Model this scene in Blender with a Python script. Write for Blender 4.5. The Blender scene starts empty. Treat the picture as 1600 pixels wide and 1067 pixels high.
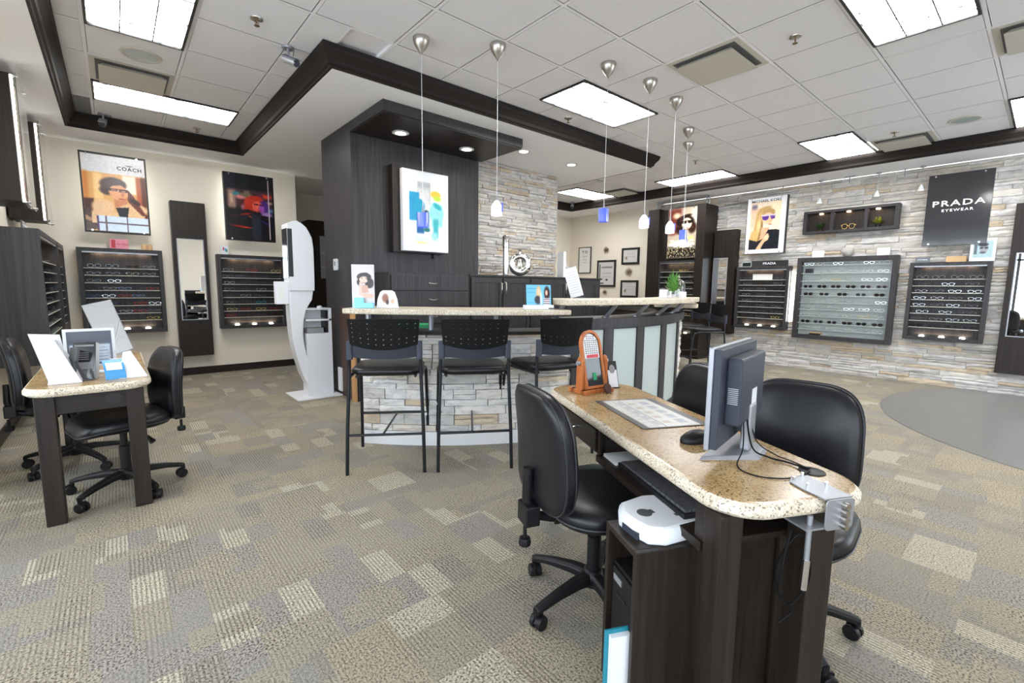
import bpy, math, random
import numpy as np
from mathutils import Matrix, Vector
random.seed(7)
PI = math.pi
SC = bpy.context.scene
COL = SC.collection
rad = math.radians

# ---------------------------------------------------------------- camera
cam_d = bpy.data.cameras.new('camera'); cam = bpy.data.objects.new('camera', cam_d); COL.objects.link(cam)
cam_d.sensor_width = 36.0; cam_d.lens = 36.0*720/1600; cam_d.clip_start = 0.05; cam_d.clip_end = 200
_y, _p, _r = rad(49.34), rad(6.74), rad(0.688)
_F = Vector((math.cos(_p)*math.cos(_y), math.cos(_p)*math.sin(_y), -math.sin(_p)))
_R = _F.cross(Vector((0, 0, 1))).normalized(); _U = _R.cross(_F)
_R2 = _R*math.cos(_r) + _U*math.sin(_r); _U2 = -_R*math.sin(_r) + _U*math.cos(_r)
_m = Matrix((_R2, _U2, -_F)).transposed().to_4x4(); _m.translation = Vector((0, 0, 1.3))
cam.matrix_world = _m
SC.camera = cam

# ---------------------------------------------------------------- world, light, exposure
W = bpy.data.worlds.new('world'); SC.world = W; W.use_nodes = True
_bg = W.node_tree.nodes['Background']; _bg.inputs[0].default_value = (0.80, 0.90, 1.0, 1); _bg.inputs[1].default_value = 4.4
SC.view_settings.view_transform = 'Standard'; SC.view_settings.look = 'None'
SC.view_settings.exposure = 0.54; SC.view_settings.gamma = 1.0; SC.view_settings.use_curve_mapping = False
TROFFER = 17.0      # radiance of the fluorescent panels

# ---------------------------------------------------------------- materials
MATS = {}
def newmat(name):
    m = bpy.data.materials.new(name); m.use_nodes = True
    return m, m.node_tree, m.node_tree.nodes['Principled BSDF']
def simple(name, col, rough=0.5, metal=0.0, spec=None, noise=0.0, nscale=30, bump=0.0, coat=0.0, emit=None, es=0, trans=0, alpha=1):
    m, nt, b = newmat(name); MATS[name] = m
    b.inputs['Base Color'].default_value = (*col, 1); b.inputs['Roughness'].default_value = rough
    b.inputs['Metallic'].default_value = metal
    if spec is not None: b.inputs['Specular IOR Level'].default_value = spec
    if coat: b.inputs['Coat Weight'].default_value = coat; b.inputs['Coat Roughness'].default_value = 0.15
    if trans: b.inputs['Transmission Weight'].default_value = trans
    if alpha < 1: b.inputs['Alpha'].default_value = alpha
    if emit: b.inputs['Emission Color'].default_value = (*emit, 1); b.inputs['Emission Strength'].default_value = es
    if noise or bump:
        tc = nt.nodes.new('ShaderNodeTexCoord'); n = nt.nodes.new('ShaderNodeTexNoise'); n.inputs['Scale'].default_value = nscale
        n.inputs['Detail'].default_value = 4; nt.links.new(tc.outputs['Object'], n.inputs['Vector'])
        if noise:
            mx = nt.nodes.new('ShaderNodeMix'); mx.data_type = 'RGBA'
            mx.inputs[6].default_value = (*[c*(1-noise) for c in col], 1); mx.inputs[7].default_value = (*[min(1, c*(1+noise)) for c in col], 1)
            nt.links.new(n.outputs['Fac'], mx.inputs[0]); nt.links.new(mx.outputs[2], b.inputs['Base Color'])
        if bump:
            bp = nt.nodes.new('ShaderNodeBump'); bp.inputs['Strength'].default_value = bump; bp.inputs['Distance'].default_value = 0.01
            nt.links.new(n.outputs['Fac'], bp.inputs['Height']); nt.links.new(bp.outputs[0], b.inputs['Normal'])
    return m
def N(nt, t, **kw):
    n = nt.nodes.new(t)
    for k, v in kw.items(): setattr(n, k, v)
    return n
def ramp(nt, stops, interp='LINEAR'):
    r = nt.nodes.new('ShaderNodeValToRGB'); r.color_ramp.interpolation = interp
    e = r.color_ramp.elements
    while len(e) < len(stops): e.new(0.5)
    for el, (p, c) in zip(e, stops): el.position = p; el.color = (*c, 1)
    return r

def wood(name, c1, c2, rough=0.42, axis='Z', fine=60):
    m, nt, b = newmat(name); MATS[name] = m
    tc = N(nt, 'ShaderNodeTexCoord'); mp = N(nt, 'ShaderNodeMapping')
    s = {'Z': (fine, fine, 1.6), 'X': (1.6, fine, fine), 'Y': (fine, 1.6, fine)}[axis]
    mp.inputs['Scale'].default_value = s
    n = N(nt, 'ShaderNodeTexNoise'); n.inputs['Scale'].default_value = 1; n.inputs['Detail'].default_value = 5; n.inputs['Distortion'].default_value = 0.4
    nt.links.new(tc.outputs['Object'], mp.inputs[0]); nt.links.new(mp.outputs[0], n.inputs[0])
    r = ramp(nt, [(0.3, c1), (0.7, c2)])
    nt.links.new(n.outputs[0], r.inputs[0]); nt.links.new(r.outputs[0], b.inputs['Base Color'])
    b.inputs['Roughness'].default_value = rough; b.inputs['Specular IOR Level'].default_value = 0.3
    bp = N(nt, 'ShaderNodeBump'); bp.inputs['Strength'].default_value = 0.10; bp.inputs['Distance'].default_value = 0.004
    nt.links.new(n.outputs[0], bp.inputs['Height']); nt.links.new(bp.outputs[0], b.inputs['Normal'])
    return m

wood('espresso', (0.012, 0.0080, 0.0062), (0.026, 0.018, 0.014))
wood('espresso_h', (0.012, 0.0080, 0.0062), (0.026, 0.018, 0.014), axis='X')
wood('charcoal', (0.024, 0.022, 0.024), (0.050, 0.047, 0.050), rough=0.42)
wood('crown', (0.009, 0.006, 0.0045), (0.016, 0.011, 0.009), rough=0.68, axis='X')
wood('orange_wood', (0.33, 0.09, 0.025), (0.52, 0.17, 0.05), rough=0.35, fine=40)
wood('raw_wood', (0.42, 0.2, 0.07), (0.62, 0.36, 0.16), rough=0.5, fine=40)
wood('redbrown', (0.05, 0.022, 0.015), (0.09, 0.042, 0.028), rough=0.45)
simple('wallpaint', (0.78, 0.71, 0.60), 0.75, bump=0.05, nscale=120)
simple('soffit', (0.90, 0.89, 0.90), 0.8)
simple('leather', (0.007, 0.007, 0.009), 0.36, spec=0.38, noise=0.3, nscale=12, bump=0.12)
simple('leather_seam', (0.02, 0.02, 0.024), 0.4)
simple('black_plastic', (0.007, 0.007, 0.008), 0.45, spec=0.3)
simple('black_metal', (0.010, 0.011, 0.014), 0.3, metal=0.3)
simple('grey_plastic', (0.035, 0.040, 0.058), 0.45, spec=0.3)
simple('stool_grey', (0.016, 0.019, 0.030), 0.5, spec=0.3)
simple('stool_mesh', (0.004, 0.004, 0.004), 0.55, spec=0.12)
simple('nickel', (0.52, 0.49, 0.44), 0.28, metal=1)
simple('chrome', (0.82, 0.82, 0.83), 0.12, metal=1)
simple('silver', (0.36, 0.37, 0.40), 0.38, metal=0.6)
simple('kick', (0.80, 0.81, 0.83), 0.3, metal=0.35)
simple('mirror', (0.92, 0.93, 0.93), 0.01, metal=1)
simple('white', (0.74, 0.75, 0.78), 0.4)
simple('white_matte', (0.80, 0.80, 0.81), 0.6)
simple('offwhite', (0.75, 0.74, 0.70), 0.5)
simple('paper', (0.74, 0.75, 0.77), 0.7)
simple('black', (0.008, 0.008, 0.009), 0.4)
simple('black_gloss', (0.03, 0.03, 0.033), 0.08, coat=0.4)
simple('grey', (0.25, 0.25, 0.26), 0.5)
simple('darkgrey', (0.08, 0.08, 0.085), 0.5)
simple('vent_beige', (0.56, 0.53, 0.46), 0.55)
simple('vent_dark', (0.10, 0.10, 0.10), 0.6)
simple('frosted', (0.44, 0.50, 0.49), 0.25, noise=0.03, nscale=1.5)
simple('blue', (0.05, 0.30, 0.62), 0.4)
simple('lightblue', (0.25, 0.62, 0.82), 0.5)
simple('teal', (0.01, 0.20, 0.27), 0.5)
simple('green', (0.01, 0.30, 0.11), 0.5)
simple('leaf', (0.10, 0.28, 0.05), 0.5, noise=0.4, nscale=60)
simple('leaf_dark', (0.035, 0.085, 0.02), 0.55, noise=0.4, nscale=60)
simple('leaf_yellow', (0.30, 0.30, 0.03), 0.5, noise=0.4, nscale=60)
simple('gold', (0.75, 0.50, 0.15), 0.3, metal=0.8)
simple('bronze', (0.22, 0.15, 0.08), 0.4, metal=0.7)
simple('pink', (0.80, 0.30, 0.38), 0.6)
simple('red', (0.50, 0.02, 0.03), 0.4)
simple('tan', (0.62, 0.40, 0.20), 0.6)
simple('stonebowl', (0.45, 0.42, 0.38), 0.6, noise=0.15, nscale=20)
simple('glow_white', (1, 1, 1), 0.5, emit=(1.0, 0.98, 0.95), es=0.75)
simple('letter_white', (0.85, 0.85, 0.85), 0.5, emit=(1, 1, 1), es=0.3)
simple('glow_strip', (1, 1, 1), 0.5, emit=(0.98, 1.0, 0.95), es=13)
simple('glow_warm', (1, 0.9, 0.7), 0.5, emit=(1.0, 0.66, 0.36), es=9)
simple('glow_lamp', (1, 0.95, 0.85), 0.5, emit=(1.0, 0.88, 0.66), es=12)
simple('shade_white', (0.95, 0.93, 0.98), 0.3, emit=(1.0, 0.95, 1.0), es=3.0)
simple('shade_blue', (0.10, 0.16, 0.75), 0.08, trans=0.45, emit=(0.15, 0.22, 0.9), es=0.25)
simple('cord', (0.75, 0.75, 0.77), 0.4, metal=0.5)
simple('cable', (0.005, 0.005, 0.006), 0.6, spec=0.15)
simple('glass', (0.95, 1.0, 0.98), 0.03, trans=1.0)
simple('shelf_glass', (0.55, 0.66, 0.62), 0.08, trans=0.6)
simple('backing_glass', (0.42, 0.46, 0.45), 0.25, noise=0.12, nscale=5)
simple('acrylic', (0.97, 0.98, 1.0), 0.03, trans=0.95)
simple('ceil_tile', (0.82, 0.805, 0.82), 0.9, noise=0.03, nscale=250, bump=0.35)
simple('grid', (0.85, 0.83, 0.85), 0.6)
simple('rib', (0.42, 0.36, 0.30), 0.5)
simple('vinyl', (0.17, 0.165, 0.155), 0.35, noise=0.10, nscale=6)
simple('pavement', (0.62, 0.62, 0.62), 0.9, noise=0.1, nscale=3)
MATS['glass'].node_tree.nodes['Principled BSDF'].inputs['IOR'].default_value = 1.45
MATS['acrylic'].node_tree.nodes['Principled BSDF'].inputs['IOR'].default_value = 1.1
for nm, c in dict(gf_black=(0.006, 0.006, 0.007), gf_tort=(0.07, 0.028, 0.012), gf_red=(0.45, 0.03, 0.03), gf_blue=(0.03, 0.09, 0.28),
                  gf_clear=(0.72, 0.74, 0.75), gf_silver=(0.45, 0.45, 0.46), gf_gold=(0.65, 0.50, 0.10), gf_teal=(0.02, 0.35, 0.38), gf_grey=(0.09, 0.09, 0.10)).items():
    simple(nm, c, 0.15, metal=0.8 if nm in ('gf_silver', 'gf_clear') else 0.0, coat=0.5)
simple('lens_dark', (0.010, 0.008, 0.008), 0.3, spec=0.2)
simple('lens_clear', (0.85, 0.9, 0.9), 0.03, trans=1.0); MATS['lens_clear'].node_tree.nodes['Principled BSDF'].inputs['IOR'].default_value = 1.15

def mk_granite(name, base1, base2, lo=0.0):
    m, nt, b = newmat(name); MATS[name] = m
    tc = N(nt, 'ShaderNodeTexCoord')
    n1 = N(nt, 'ShaderNodeTexNoise'); n1.inputs['Scale'].default_value = 9; n1.inputs['Detail'].default_value = 6
    n2 = N(nt, 'ShaderNodeTexVoronoi'); n2.inputs['Scale'].default_value = 230
    n3 = N(nt, 'ShaderNodeTexNoise'); n3.inputs['Scale'].default_value = 140; n3.inputs['Detail'].default_value = 3
    for n in (n1, n2, n3): nt.links.new(tc.outputs['Object'], n.inputs['Vector'])
    r1 = ramp(nt, [(0.3, base1), (0.7, base2)]); nt.links.new(n1.outputs[0], r1.inputs[0])
    sep = N(nt, 'ShaderNodeSeparateColor'); nt.links.new(n2.outputs['Color'], sep.inputs[0])
    r2 = ramp(nt, [(0.0, (0.08, 0.05, 0.035)), (0.07, (0.22, 0.15, 0.10)), (0.12, (1, 1, 1)), (0.86, (1, 1, 1)), (0.95, (1.25, 1.25, 1.25))], 'CONSTANT')
    nt.links.new(sep.outputs[0], r2.inputs[0])
    mx = N(nt, 'ShaderNodeMix', data_type='RGBA', blend_type='MULTIPLY'); mx.inputs[0].default_value = 0.72
    nt.links.new(r1.outputs[0], mx.inputs[6]); nt.links.new(r2.outputs[0], mx.inputs[7])
    r3 = ramp(nt, [(0.35, (0.78, 0.74, 0.68)), (0.65, (1.15, 1.15, 1.15))]); nt.links.new(n3.outputs[0], r3.inputs[0])
    mx2 = N(nt, 'ShaderNodeMix', data_type='RGBA', blend_type='MULTIPLY'); mx2.inputs[0].default_value = 1
    nt.links.new(mx.outputs[2], mx2.inputs[6]); nt.links.new(r3.outputs[0], mx2.inputs[7])
    nt.links.new(mx2.outputs[2], b.inputs['Base Color']); b.inputs['Roughness'].default_value = 0.20; b.inputs['Specular IOR Level'].default_value = 0.32
    return m
mk_granite('granite', (0.36, 0.23, 0.10), (0.47, 0.34, 0.18))
mk_granite('granite_edge', (0.62, 0.53, 0.40), (0.70, 0.64, 0.54))
MATS['granite_edge'].node_tree.nodes['Principled BSDF'].inputs['Roughness'].default_value = 0.4

def mk_stone(name, island):
    m, nt, b = newmat(name); MATS[name] = m
    if island:
        g = N(nt, 'ShaderNodeNewGeometry'); src = g.outputs['Random Per Island']
    else:
        g = N(nt, 'ShaderNodeObjectInfo'); src = g.outputs['Random']
    r = ramp(nt, [(0.0, (0.52, 0.49, 0.455)), (0.15, (0.62, 0.60, 0.58)), (0.32, (0.47, 0.455, 0.44)), (0.48, (0.64, 0.61, 0.57)), (0.62, (0.55, 0.50, 0.44)),
                  (0.72, (0.60, 0.585, 0.575)), (0.88, (0.58, 0.48, 0.36)), (0.96, (0.52, 0.42, 0.31))], 'CONSTANT')
    nt.links.new(src, r.inputs[0])
    tc = N(nt, 'ShaderNodeTexCoord'); mp = N(nt, 'ShaderNodeMapping'); mp.inputs['Scale'].default_value = (1, 1, 3)
    geo = N(nt, 'ShaderNodeNewGeometry')
    nt.links.new(geo.outputs['Position'], mp.inputs[0])
    n = N(nt, 'ShaderNodeTexNoise'); n.inputs['Scale'].default_value = 9; n.inputs['Detail'].default_value = 8; n.inputs['Roughness'].default_value = 0.65
    nt.links.new(mp.outputs[0], n.inputs[0])
    r2 = ramp(nt, [(0.28, (0.62, 0.60, 0.58)), (0.5, (1, 1, 1)), (0.68, (1.15, 1.10, 1.0)), (0.8, (1.05, 0.86, 0.66))]); nt.links.new(n.outputs[0], r2.inputs[0])
    mx = N(nt, 'ShaderNodeMix', data_type='RGBA', blend_type='MULTIPLY'); mx.inputs[0].default_value = 1
    nt.links.new(r.outputs[0], mx.inputs[6]); nt.links.new(r2.outputs[0], mx.inputs[7])
    nt.links.new(mx.outputs[2], b.inputs['Base Color']); b.inputs['Roughness'].default_value = 0.75
    bp = N(nt, 'ShaderNodeBump'); bp.inputs['Strength'].default_value = 0.6; bp.inputs['Distance'].default_value = 0.012
    nt.links.new(n.outputs[0], bp.inputs['Height']); nt.links.new(bp.outputs[0], b.inputs['Normal'])
mk_stone('stone', False); mk_stone('stone_mass', True)
simple('mortar', (0.20, 0.18, 0.16), 0.9)

def mk_carpet():
    m, nt, b = newmat('carpet'); MATS['carpet'] = m
    L = nt.links
    g = N(nt, 'ShaderNodeNewGeometry')
    def cells(sx, sy, ox, oy):
        mp = N(nt, 'ShaderNodeMapping'); mp.inputs['Location'].default_value = (ox, oy, 0); mp.inputs['Scale'].default_value = (sx, sy, 0)
        L.new(g.outputs['Position'], mp.inputs[0])
        fl = N(nt, 'ShaderNodeVectorMath', operation='FLOOR'); L.new(mp.outputs[0], fl.inputs[0])
        wn = N(nt, 'ShaderNodeTexWhiteNoise', noise_dimensions='3D'); L.new(fl.outputs[0], wn.inputs['Vector'])
        return wn
    a = cells(1/0.24, 1/0.24, 0, 0); c = cells(1/0.12, 1/0.24, 13.3, 4.5); d = cells(1/0.48, 1/0.48, 3.1, 7.7); e = cells(1/0.24, 1/0.12, 31.5, 9.5)
    dark = (0.255, 0.232, 0.196); mid = (0.290, 0.260, 0.203); lite = (0.385, 0.352, 0.280); tan = (0.315, 0.273, 0.205)
    r1 = ramp(nt, [(0, dark), (0.35, mid), (0.62, tan), (0.78, dark), (0.90, lite)], 'CONSTANT'); L.new(a.outputs[0], r1.inputs[0])
    r2 = ramp(nt, [(0, (0.258, 0.240, 0.212)), (0.4, mid), (0.7, dark), (0.84, lite)], 'CONSTANT'); L.new(c.outputs[0], r2.inputs[0])
    st = N(nt, 'ShaderNodeMath', operation='GREATER_THAN'); st.inputs[1].default_value = 0.5; L.new(d.outputs[0], st.inputs[0])
    m1 = N(nt, 'ShaderNodeMix', data_type='RGBA'); L.new(st.outputs[0], m1.inputs[0]); L.new(r1.outputs[0], m1.inputs[6]); L.new(r2.outputs[0], m1.inputs[7])
    st2 = N(nt, 'ShaderNodeMath', operation='GREATER_THAN'); st2.inputs[1].default_value = 0.80; L.new(e.outputs[0], st2.inputs[0])
    m2 = N(nt, 'ShaderNodeMix', data_type='RGBA'); L.new(st2.outputs[0], m2.inputs[0]); L.new(m1.outputs[2], m2.inputs[6]); m2.inputs[7].default_value = (*mid, 1)
    # soften patches with a large noise, then loop speckle
    ln = N(nt, 'ShaderNodeTexNoise'); ln.inputs['Scale'].default_value = 0.8; L.new(g.outputs['Position'], ln.inputs['Vector'])
    sp = N(nt, 'ShaderNodeTexNoise'); sp.inputs['Scale'].default_value = 130; sp.inputs['Detail'].default_value = 2; L.new(g.outputs['Position'], sp.inputs['Vector'])
    rs = ramp(nt, [(0.38, (0.30, 0.29, 0.30)), (0.47, (0.95, 0.94, 0.92)), (0.62, (1.38, 1.35, 1.30))]); L.new(sp.outputs[0], rs.inputs[0])
    m3 = N(nt, 'ShaderNodeMix', data_type='RGBA', blend_type='MULTIPLY')
    mr = N(nt, 'ShaderNodeMapRange'); mr.inputs[3].default_value = 0.35; mr.inputs[4].default_value = 1.0; L.new(a.outputs[0], mr.inputs[0]); L.new(mr.outputs[0], m3.inputs[0])
    L.new(m2.outputs[2], m3.inputs[6]); L.new(rs.outputs[0], m3.inputs[7])
    # ribs
    wv = N(nt, 'ShaderNodeTexWave', wave_type='BANDS', bands_direction='X'); wv.inputs['Scale'].default_value = 20; wv.inputs['Distortion'].default_value = 0.5; wv.inputs['Detail Scale'].default_value = 3
    L.new(g.outputs['Position'], wv.inputs['Vector'])
    rw = ramp(nt, [(0.15, (0.62, 0.61, 0.60)), (0.6, (1.14, 1.14, 1.13))]); L.new(wv.outputs[0], rw.inputs[0])
    m4 = N(nt, 'ShaderNodeMix', data_type='RGBA', blend_type='MULTIPLY'); L.new(c.outputs[0], m4.inputs[0])
    L.new(m3.outputs[2], m4.inputs[6]); L.new(rw.outputs[0], m4.inputs[7])
    L.new(m4.outputs[2], b.inputs['Base Color']); b.inputs['Roughness'].default_value = 0.95; b.inputs['Specular IOR Level'].default_value = 0.1
    bp = N(nt, 'ShaderNodeBump'); bp.inputs['Strength'].default_value = 0.5; bp.inputs['Distance'].default_value = 0.01
    L.new(sp.outputs[0], bp.inputs['Height']); L.new(bp.outputs[0], b.inputs['Normal'])
mk_carpet()

def mk_troffer():
    m, nt, b = newmat('troffer'); MATS['troffer'] = m
    tc = N(nt, 'ShaderNodeTexCoord'); n = N(nt, 'ShaderNodeTexNoise'); n.inputs['Scale'].default_value = 9
    mp = N(nt, 'ShaderNodeMapping'); mp.inputs['Scale'].default_value = (1, 2.5, 1)
    nt.links.new(tc.outputs['Object'], mp.inputs[0]); nt.links.new(mp.outputs[0], n.inputs[0])
    r = ramp(nt, [(0.385, (0.024, 0.024, 0.026)), (0.415, (1, 1, 1))]); nt.links.new(n.outputs[0], r.inputs[0])
    nt.links.new(r.outputs[0], b.inputs['Emission Color']); b.inputs['Emission Strength'].default_value = TROFFER
    b.inputs['Base Color'].default_value = (0.9, 0.9, 0.9, 1)
mk_troffer()
def mk_attr(name, rough=0.3, es=0.0):
    m, nt, b = newmat(name); MATS[name] = m
    a = N(nt, 'ShaderNodeAttribute'); a.attribute_name = 'Col'
    nt.links.new(a.outputs['Color'], b.inputs['Base Color']); b.inputs['Roughness'].default_value = rough
    if es: nt.links.new(a.outputs['Color'], b.inputs['Emission Color']); b.inputs['Emission Strength'].default_value = es
mk_attr('print'); mk_attr('print_lit', 0.2, 0.12); mk_attr('print_matte', 0.6)

# ---------------------------------------------------------------- mesh helpers
def rotz(a): return Matrix.Rotation(a, 4, 'Z')
def T(x, y, z): return Matrix.Translation((x, y, z))
class MB:
    def __init__(s): s.v = []; s.f = []; s.mi = []; s.cur = 0; s.M = Matrix.Identity(4)
    def add(s, vs, fs):
        o = len(s.v)
        M = s.M
        s.v += [tuple(M @ Vector(p)) for p in vs]
        s.f += [tuple(i+o for i in f) for f in fs]; s.mi += [s.cur]*len(fs); return s
    def box(s, x0, x1, y0, y1, z0, z1):
        vs = [(x, y, z) for z in (z0, z1) for y in (y0, y1) for x in (x0, x1)]
        return s.add(vs, [(0, 2, 3, 1), (4, 5, 7, 6), (0, 1, 5, 4), (2, 6, 7, 3), (0, 4, 6, 2), (1, 3, 7, 5)])
    def prism(s, pts, z0, z1, top_in=None):
        n = len(pts); vs = [(x, y, z0) for x, y in pts] + [(x, y, z1) for x, y in pts]
        fs = [tuple(range(n-1, -1, -1)), tuple(range(n, 2*n))] + [(i, (i+1) % n, n+(i+1) % n, n+i) for i in range(n)]
        return s.add(vs, fs)
    def xz(s, pts, y0, y1):      # polygon in xz extruded along y
        n = len(pts); vs = [(x, y0, z) for x, z in pts] + [(x, y1, z) for x, z in pts]
        fs = [tuple(range(n)), tuple(range(2*n-1, n-1, -1))] + [(i, n+i, n+(i+1) % n, (i+1) % n) for i in range(n)]
        return s.add(vs, fs)
    def loft(s, rings, cap=True, closed=True):
        n = len(rings[0]); vs = [p for r in rings for p in r]; fs = []
        for k in range(len(rings)-1):
            for i in range(n if closed else n-1):
                j = (i+1) % n; fs.append((k*n+i, k*n+j, (k+1)*n+j, (k+1)*n+i))
        if cap: fs.append(tuple(range(n-1, -1, -1))); fs.append(tuple((len(rings)-1)*n+i for i in range(n)))
        return s.add(vs, fs)
    def tube(s, pts, r, n=8, cap=True):
        pts = [Vector(p) for p in pts]; rs = r if isinstance(r, (list, tuple)) else [r]*len(pts)
        rings = []; prev = None
        for i, p in enumerate(pts):
            t = (pts[min(i+1, len(pts)-1)] - pts[max(i-1, 0)]).normalized()
            if prev is None:
                a = Vector((0, 0, 1)) if abs(t.z) < 0.9 else Vector((1, 0, 0)); u = t.cross(a).normalized()
            else: u = (prev - t*prev.dot(t)).normalized()
            prev = u; w = t.cross(u)
            rings.append([tuple(p + (u*math.cos(2*PI*k/n) + w*math.sin(2*PI*k/n))*rs[i]) for k in range(n)])
        return s.loft(rings, cap)
    def lathe(s, prof, n=20, c=(0, 0)):
        rings = [[(c[0]+r*math.cos(2*PI*k/n), c[1]+r*math.sin(2*PI*k/n), z) for k in range(n)] for r, z in prof]
        return s.loft(rings)
    def cyl(s, p0, p1, r, n=16): return s.tube([p0, p1], r, n)
    def mesh(s, name, mats, smooth=None):
        me = bpy.data.meshes.new(name); me.from_pydata(s.v, [], s.f); me.validate(verbose=False)
        if isinstance(mats, str): mats = [mats]
        for m in mats: me.materials.append(MATS[m])
        if len(mats) > 1 and len(me.polygons) == len(s.mi): me.polygons.foreach_set('material_index', s.mi)
        if smooth is not None:
            me.shade_smooth(); me.set_sharp_from_angle(angle=rad(smooth))
        me.update(); return me
    def build(s, name, mats, parent=None, smooth=None, bev=None, loc=None):
        me = s.mesh(name, mats, smooth); o = bpy.data.objects.new(name, me); COL.objects.link(o)
        if parent is not None: o.parent = parent
        if loc: o.location = loc
        if bev:
            b = o.modifiers.new('bevel', 'BEVEL'); b.width = bev; b.segments = 2; b.limit_method = 'ANGLE'; b.angle_limit = rad(40)
        return o
def recenter_build(mb, name, mats, parent=None, **kw): return mb.build(name, mats, parent, **kw)
def box(name, x0, x1, y0, y1, z0, z1, mat, parent=None, bev=None, M=None):
    b = MB()
    if M is not None: b.M = M
    b.box(x0, x1, y0, y1, z0, z1); return b.build(name, mat, parent, bev=bev)
def thing(name, label, cat, loc=(0, 0, 0), rz=0.0, group=None):
    o = bpy.data.objects.new(name, None); o.empty_display_size = 0.1; COL.objects.link(o); o.location = loc; o.rotation_euler = (0, 0, rz)
    o['label'] = label; o['category'] = cat
    if group: o['group'] = group
    return o
def tag(o, label, cat, group=None):
    o['label'] = label; o['category'] = cat
    if group: o['group'] = group
    return o
def struct(o, label=None):
    o['kind'] = 'structure'
    if label: o['label'] = label
    return o
def copy_tree(o, parent=None):
    c = o.copy(); COL.objects.link(c); c.parent = parent
    for ch in list(o.children): copy_tree(ch, c)
    return c
def rrect(w, h, r, n=5, cx=0, cy=0):
    out = []
    for (sx, sy, a0) in ((1, 1, 0), (-1, 1, 90), (-1, -1, 180), (1, -1, 270)):
        for k in range(n+1):
            a = rad(a0+90*k/n); out.append((cx+sx*(w/2-r)+r*math.cos(a), cy+sy*(h/2-r)+r*math.sin(a)))
    return out
def arc(cx, cy, r, a0, a1, n):
    if n == 0: return [(cx+r*math.cos(rad(a0)), cy+r*math.sin(rad(a0)))]
    return [(cx+r*math.cos(rad(a0+(a1-a0)*k/n)), cy+r*math.sin(rad(a0+(a1-a0)*k/n))) for k in range(n+1)]
def text_obj(txt, size, mat, parent, loc, rot=(PI/2, 0, 0), name='lettering', extrude=0.001, align='CENTER', sx=1.0, bold=0.0, space=1.0):
    cu = bpy.data.curves.new('t', 'FONT'); cu.body = txt; cu.size = size; cu.extrude = extrude; cu.align_x = align; cu.align_y = 'CENTER'
    cu.offset = bold; cu.resolution_u = 2; cu.space_character = space
    to = bpy.data.objects.new('t', cu); COL.objects.link(to)
    dg = bpy.context.evaluated_depsgraph_get(); me = bpy.data.meshes.new_from_object(to.evaluated_get(dg))
    bpy.data.objects.remove(to); bpy.data.curves.remove(cu)
    me.materials.clear(); me.materials.append(MATS[mat])
    o = bpy.data.objects.new(name, me); COL.objects.link(o); o.location = loc; o.rotation_euler = rot; o.scale = (sx, 1, 1)
    if parent is not None: o.parent = parent
    return o
ORD = ['first', 'second', 'third', 'fourth', 'fifth', 'sixth', 'seventh', 'eighth', 'ninth', 'tenth', 'eleventh', 'twelfth']

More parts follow.
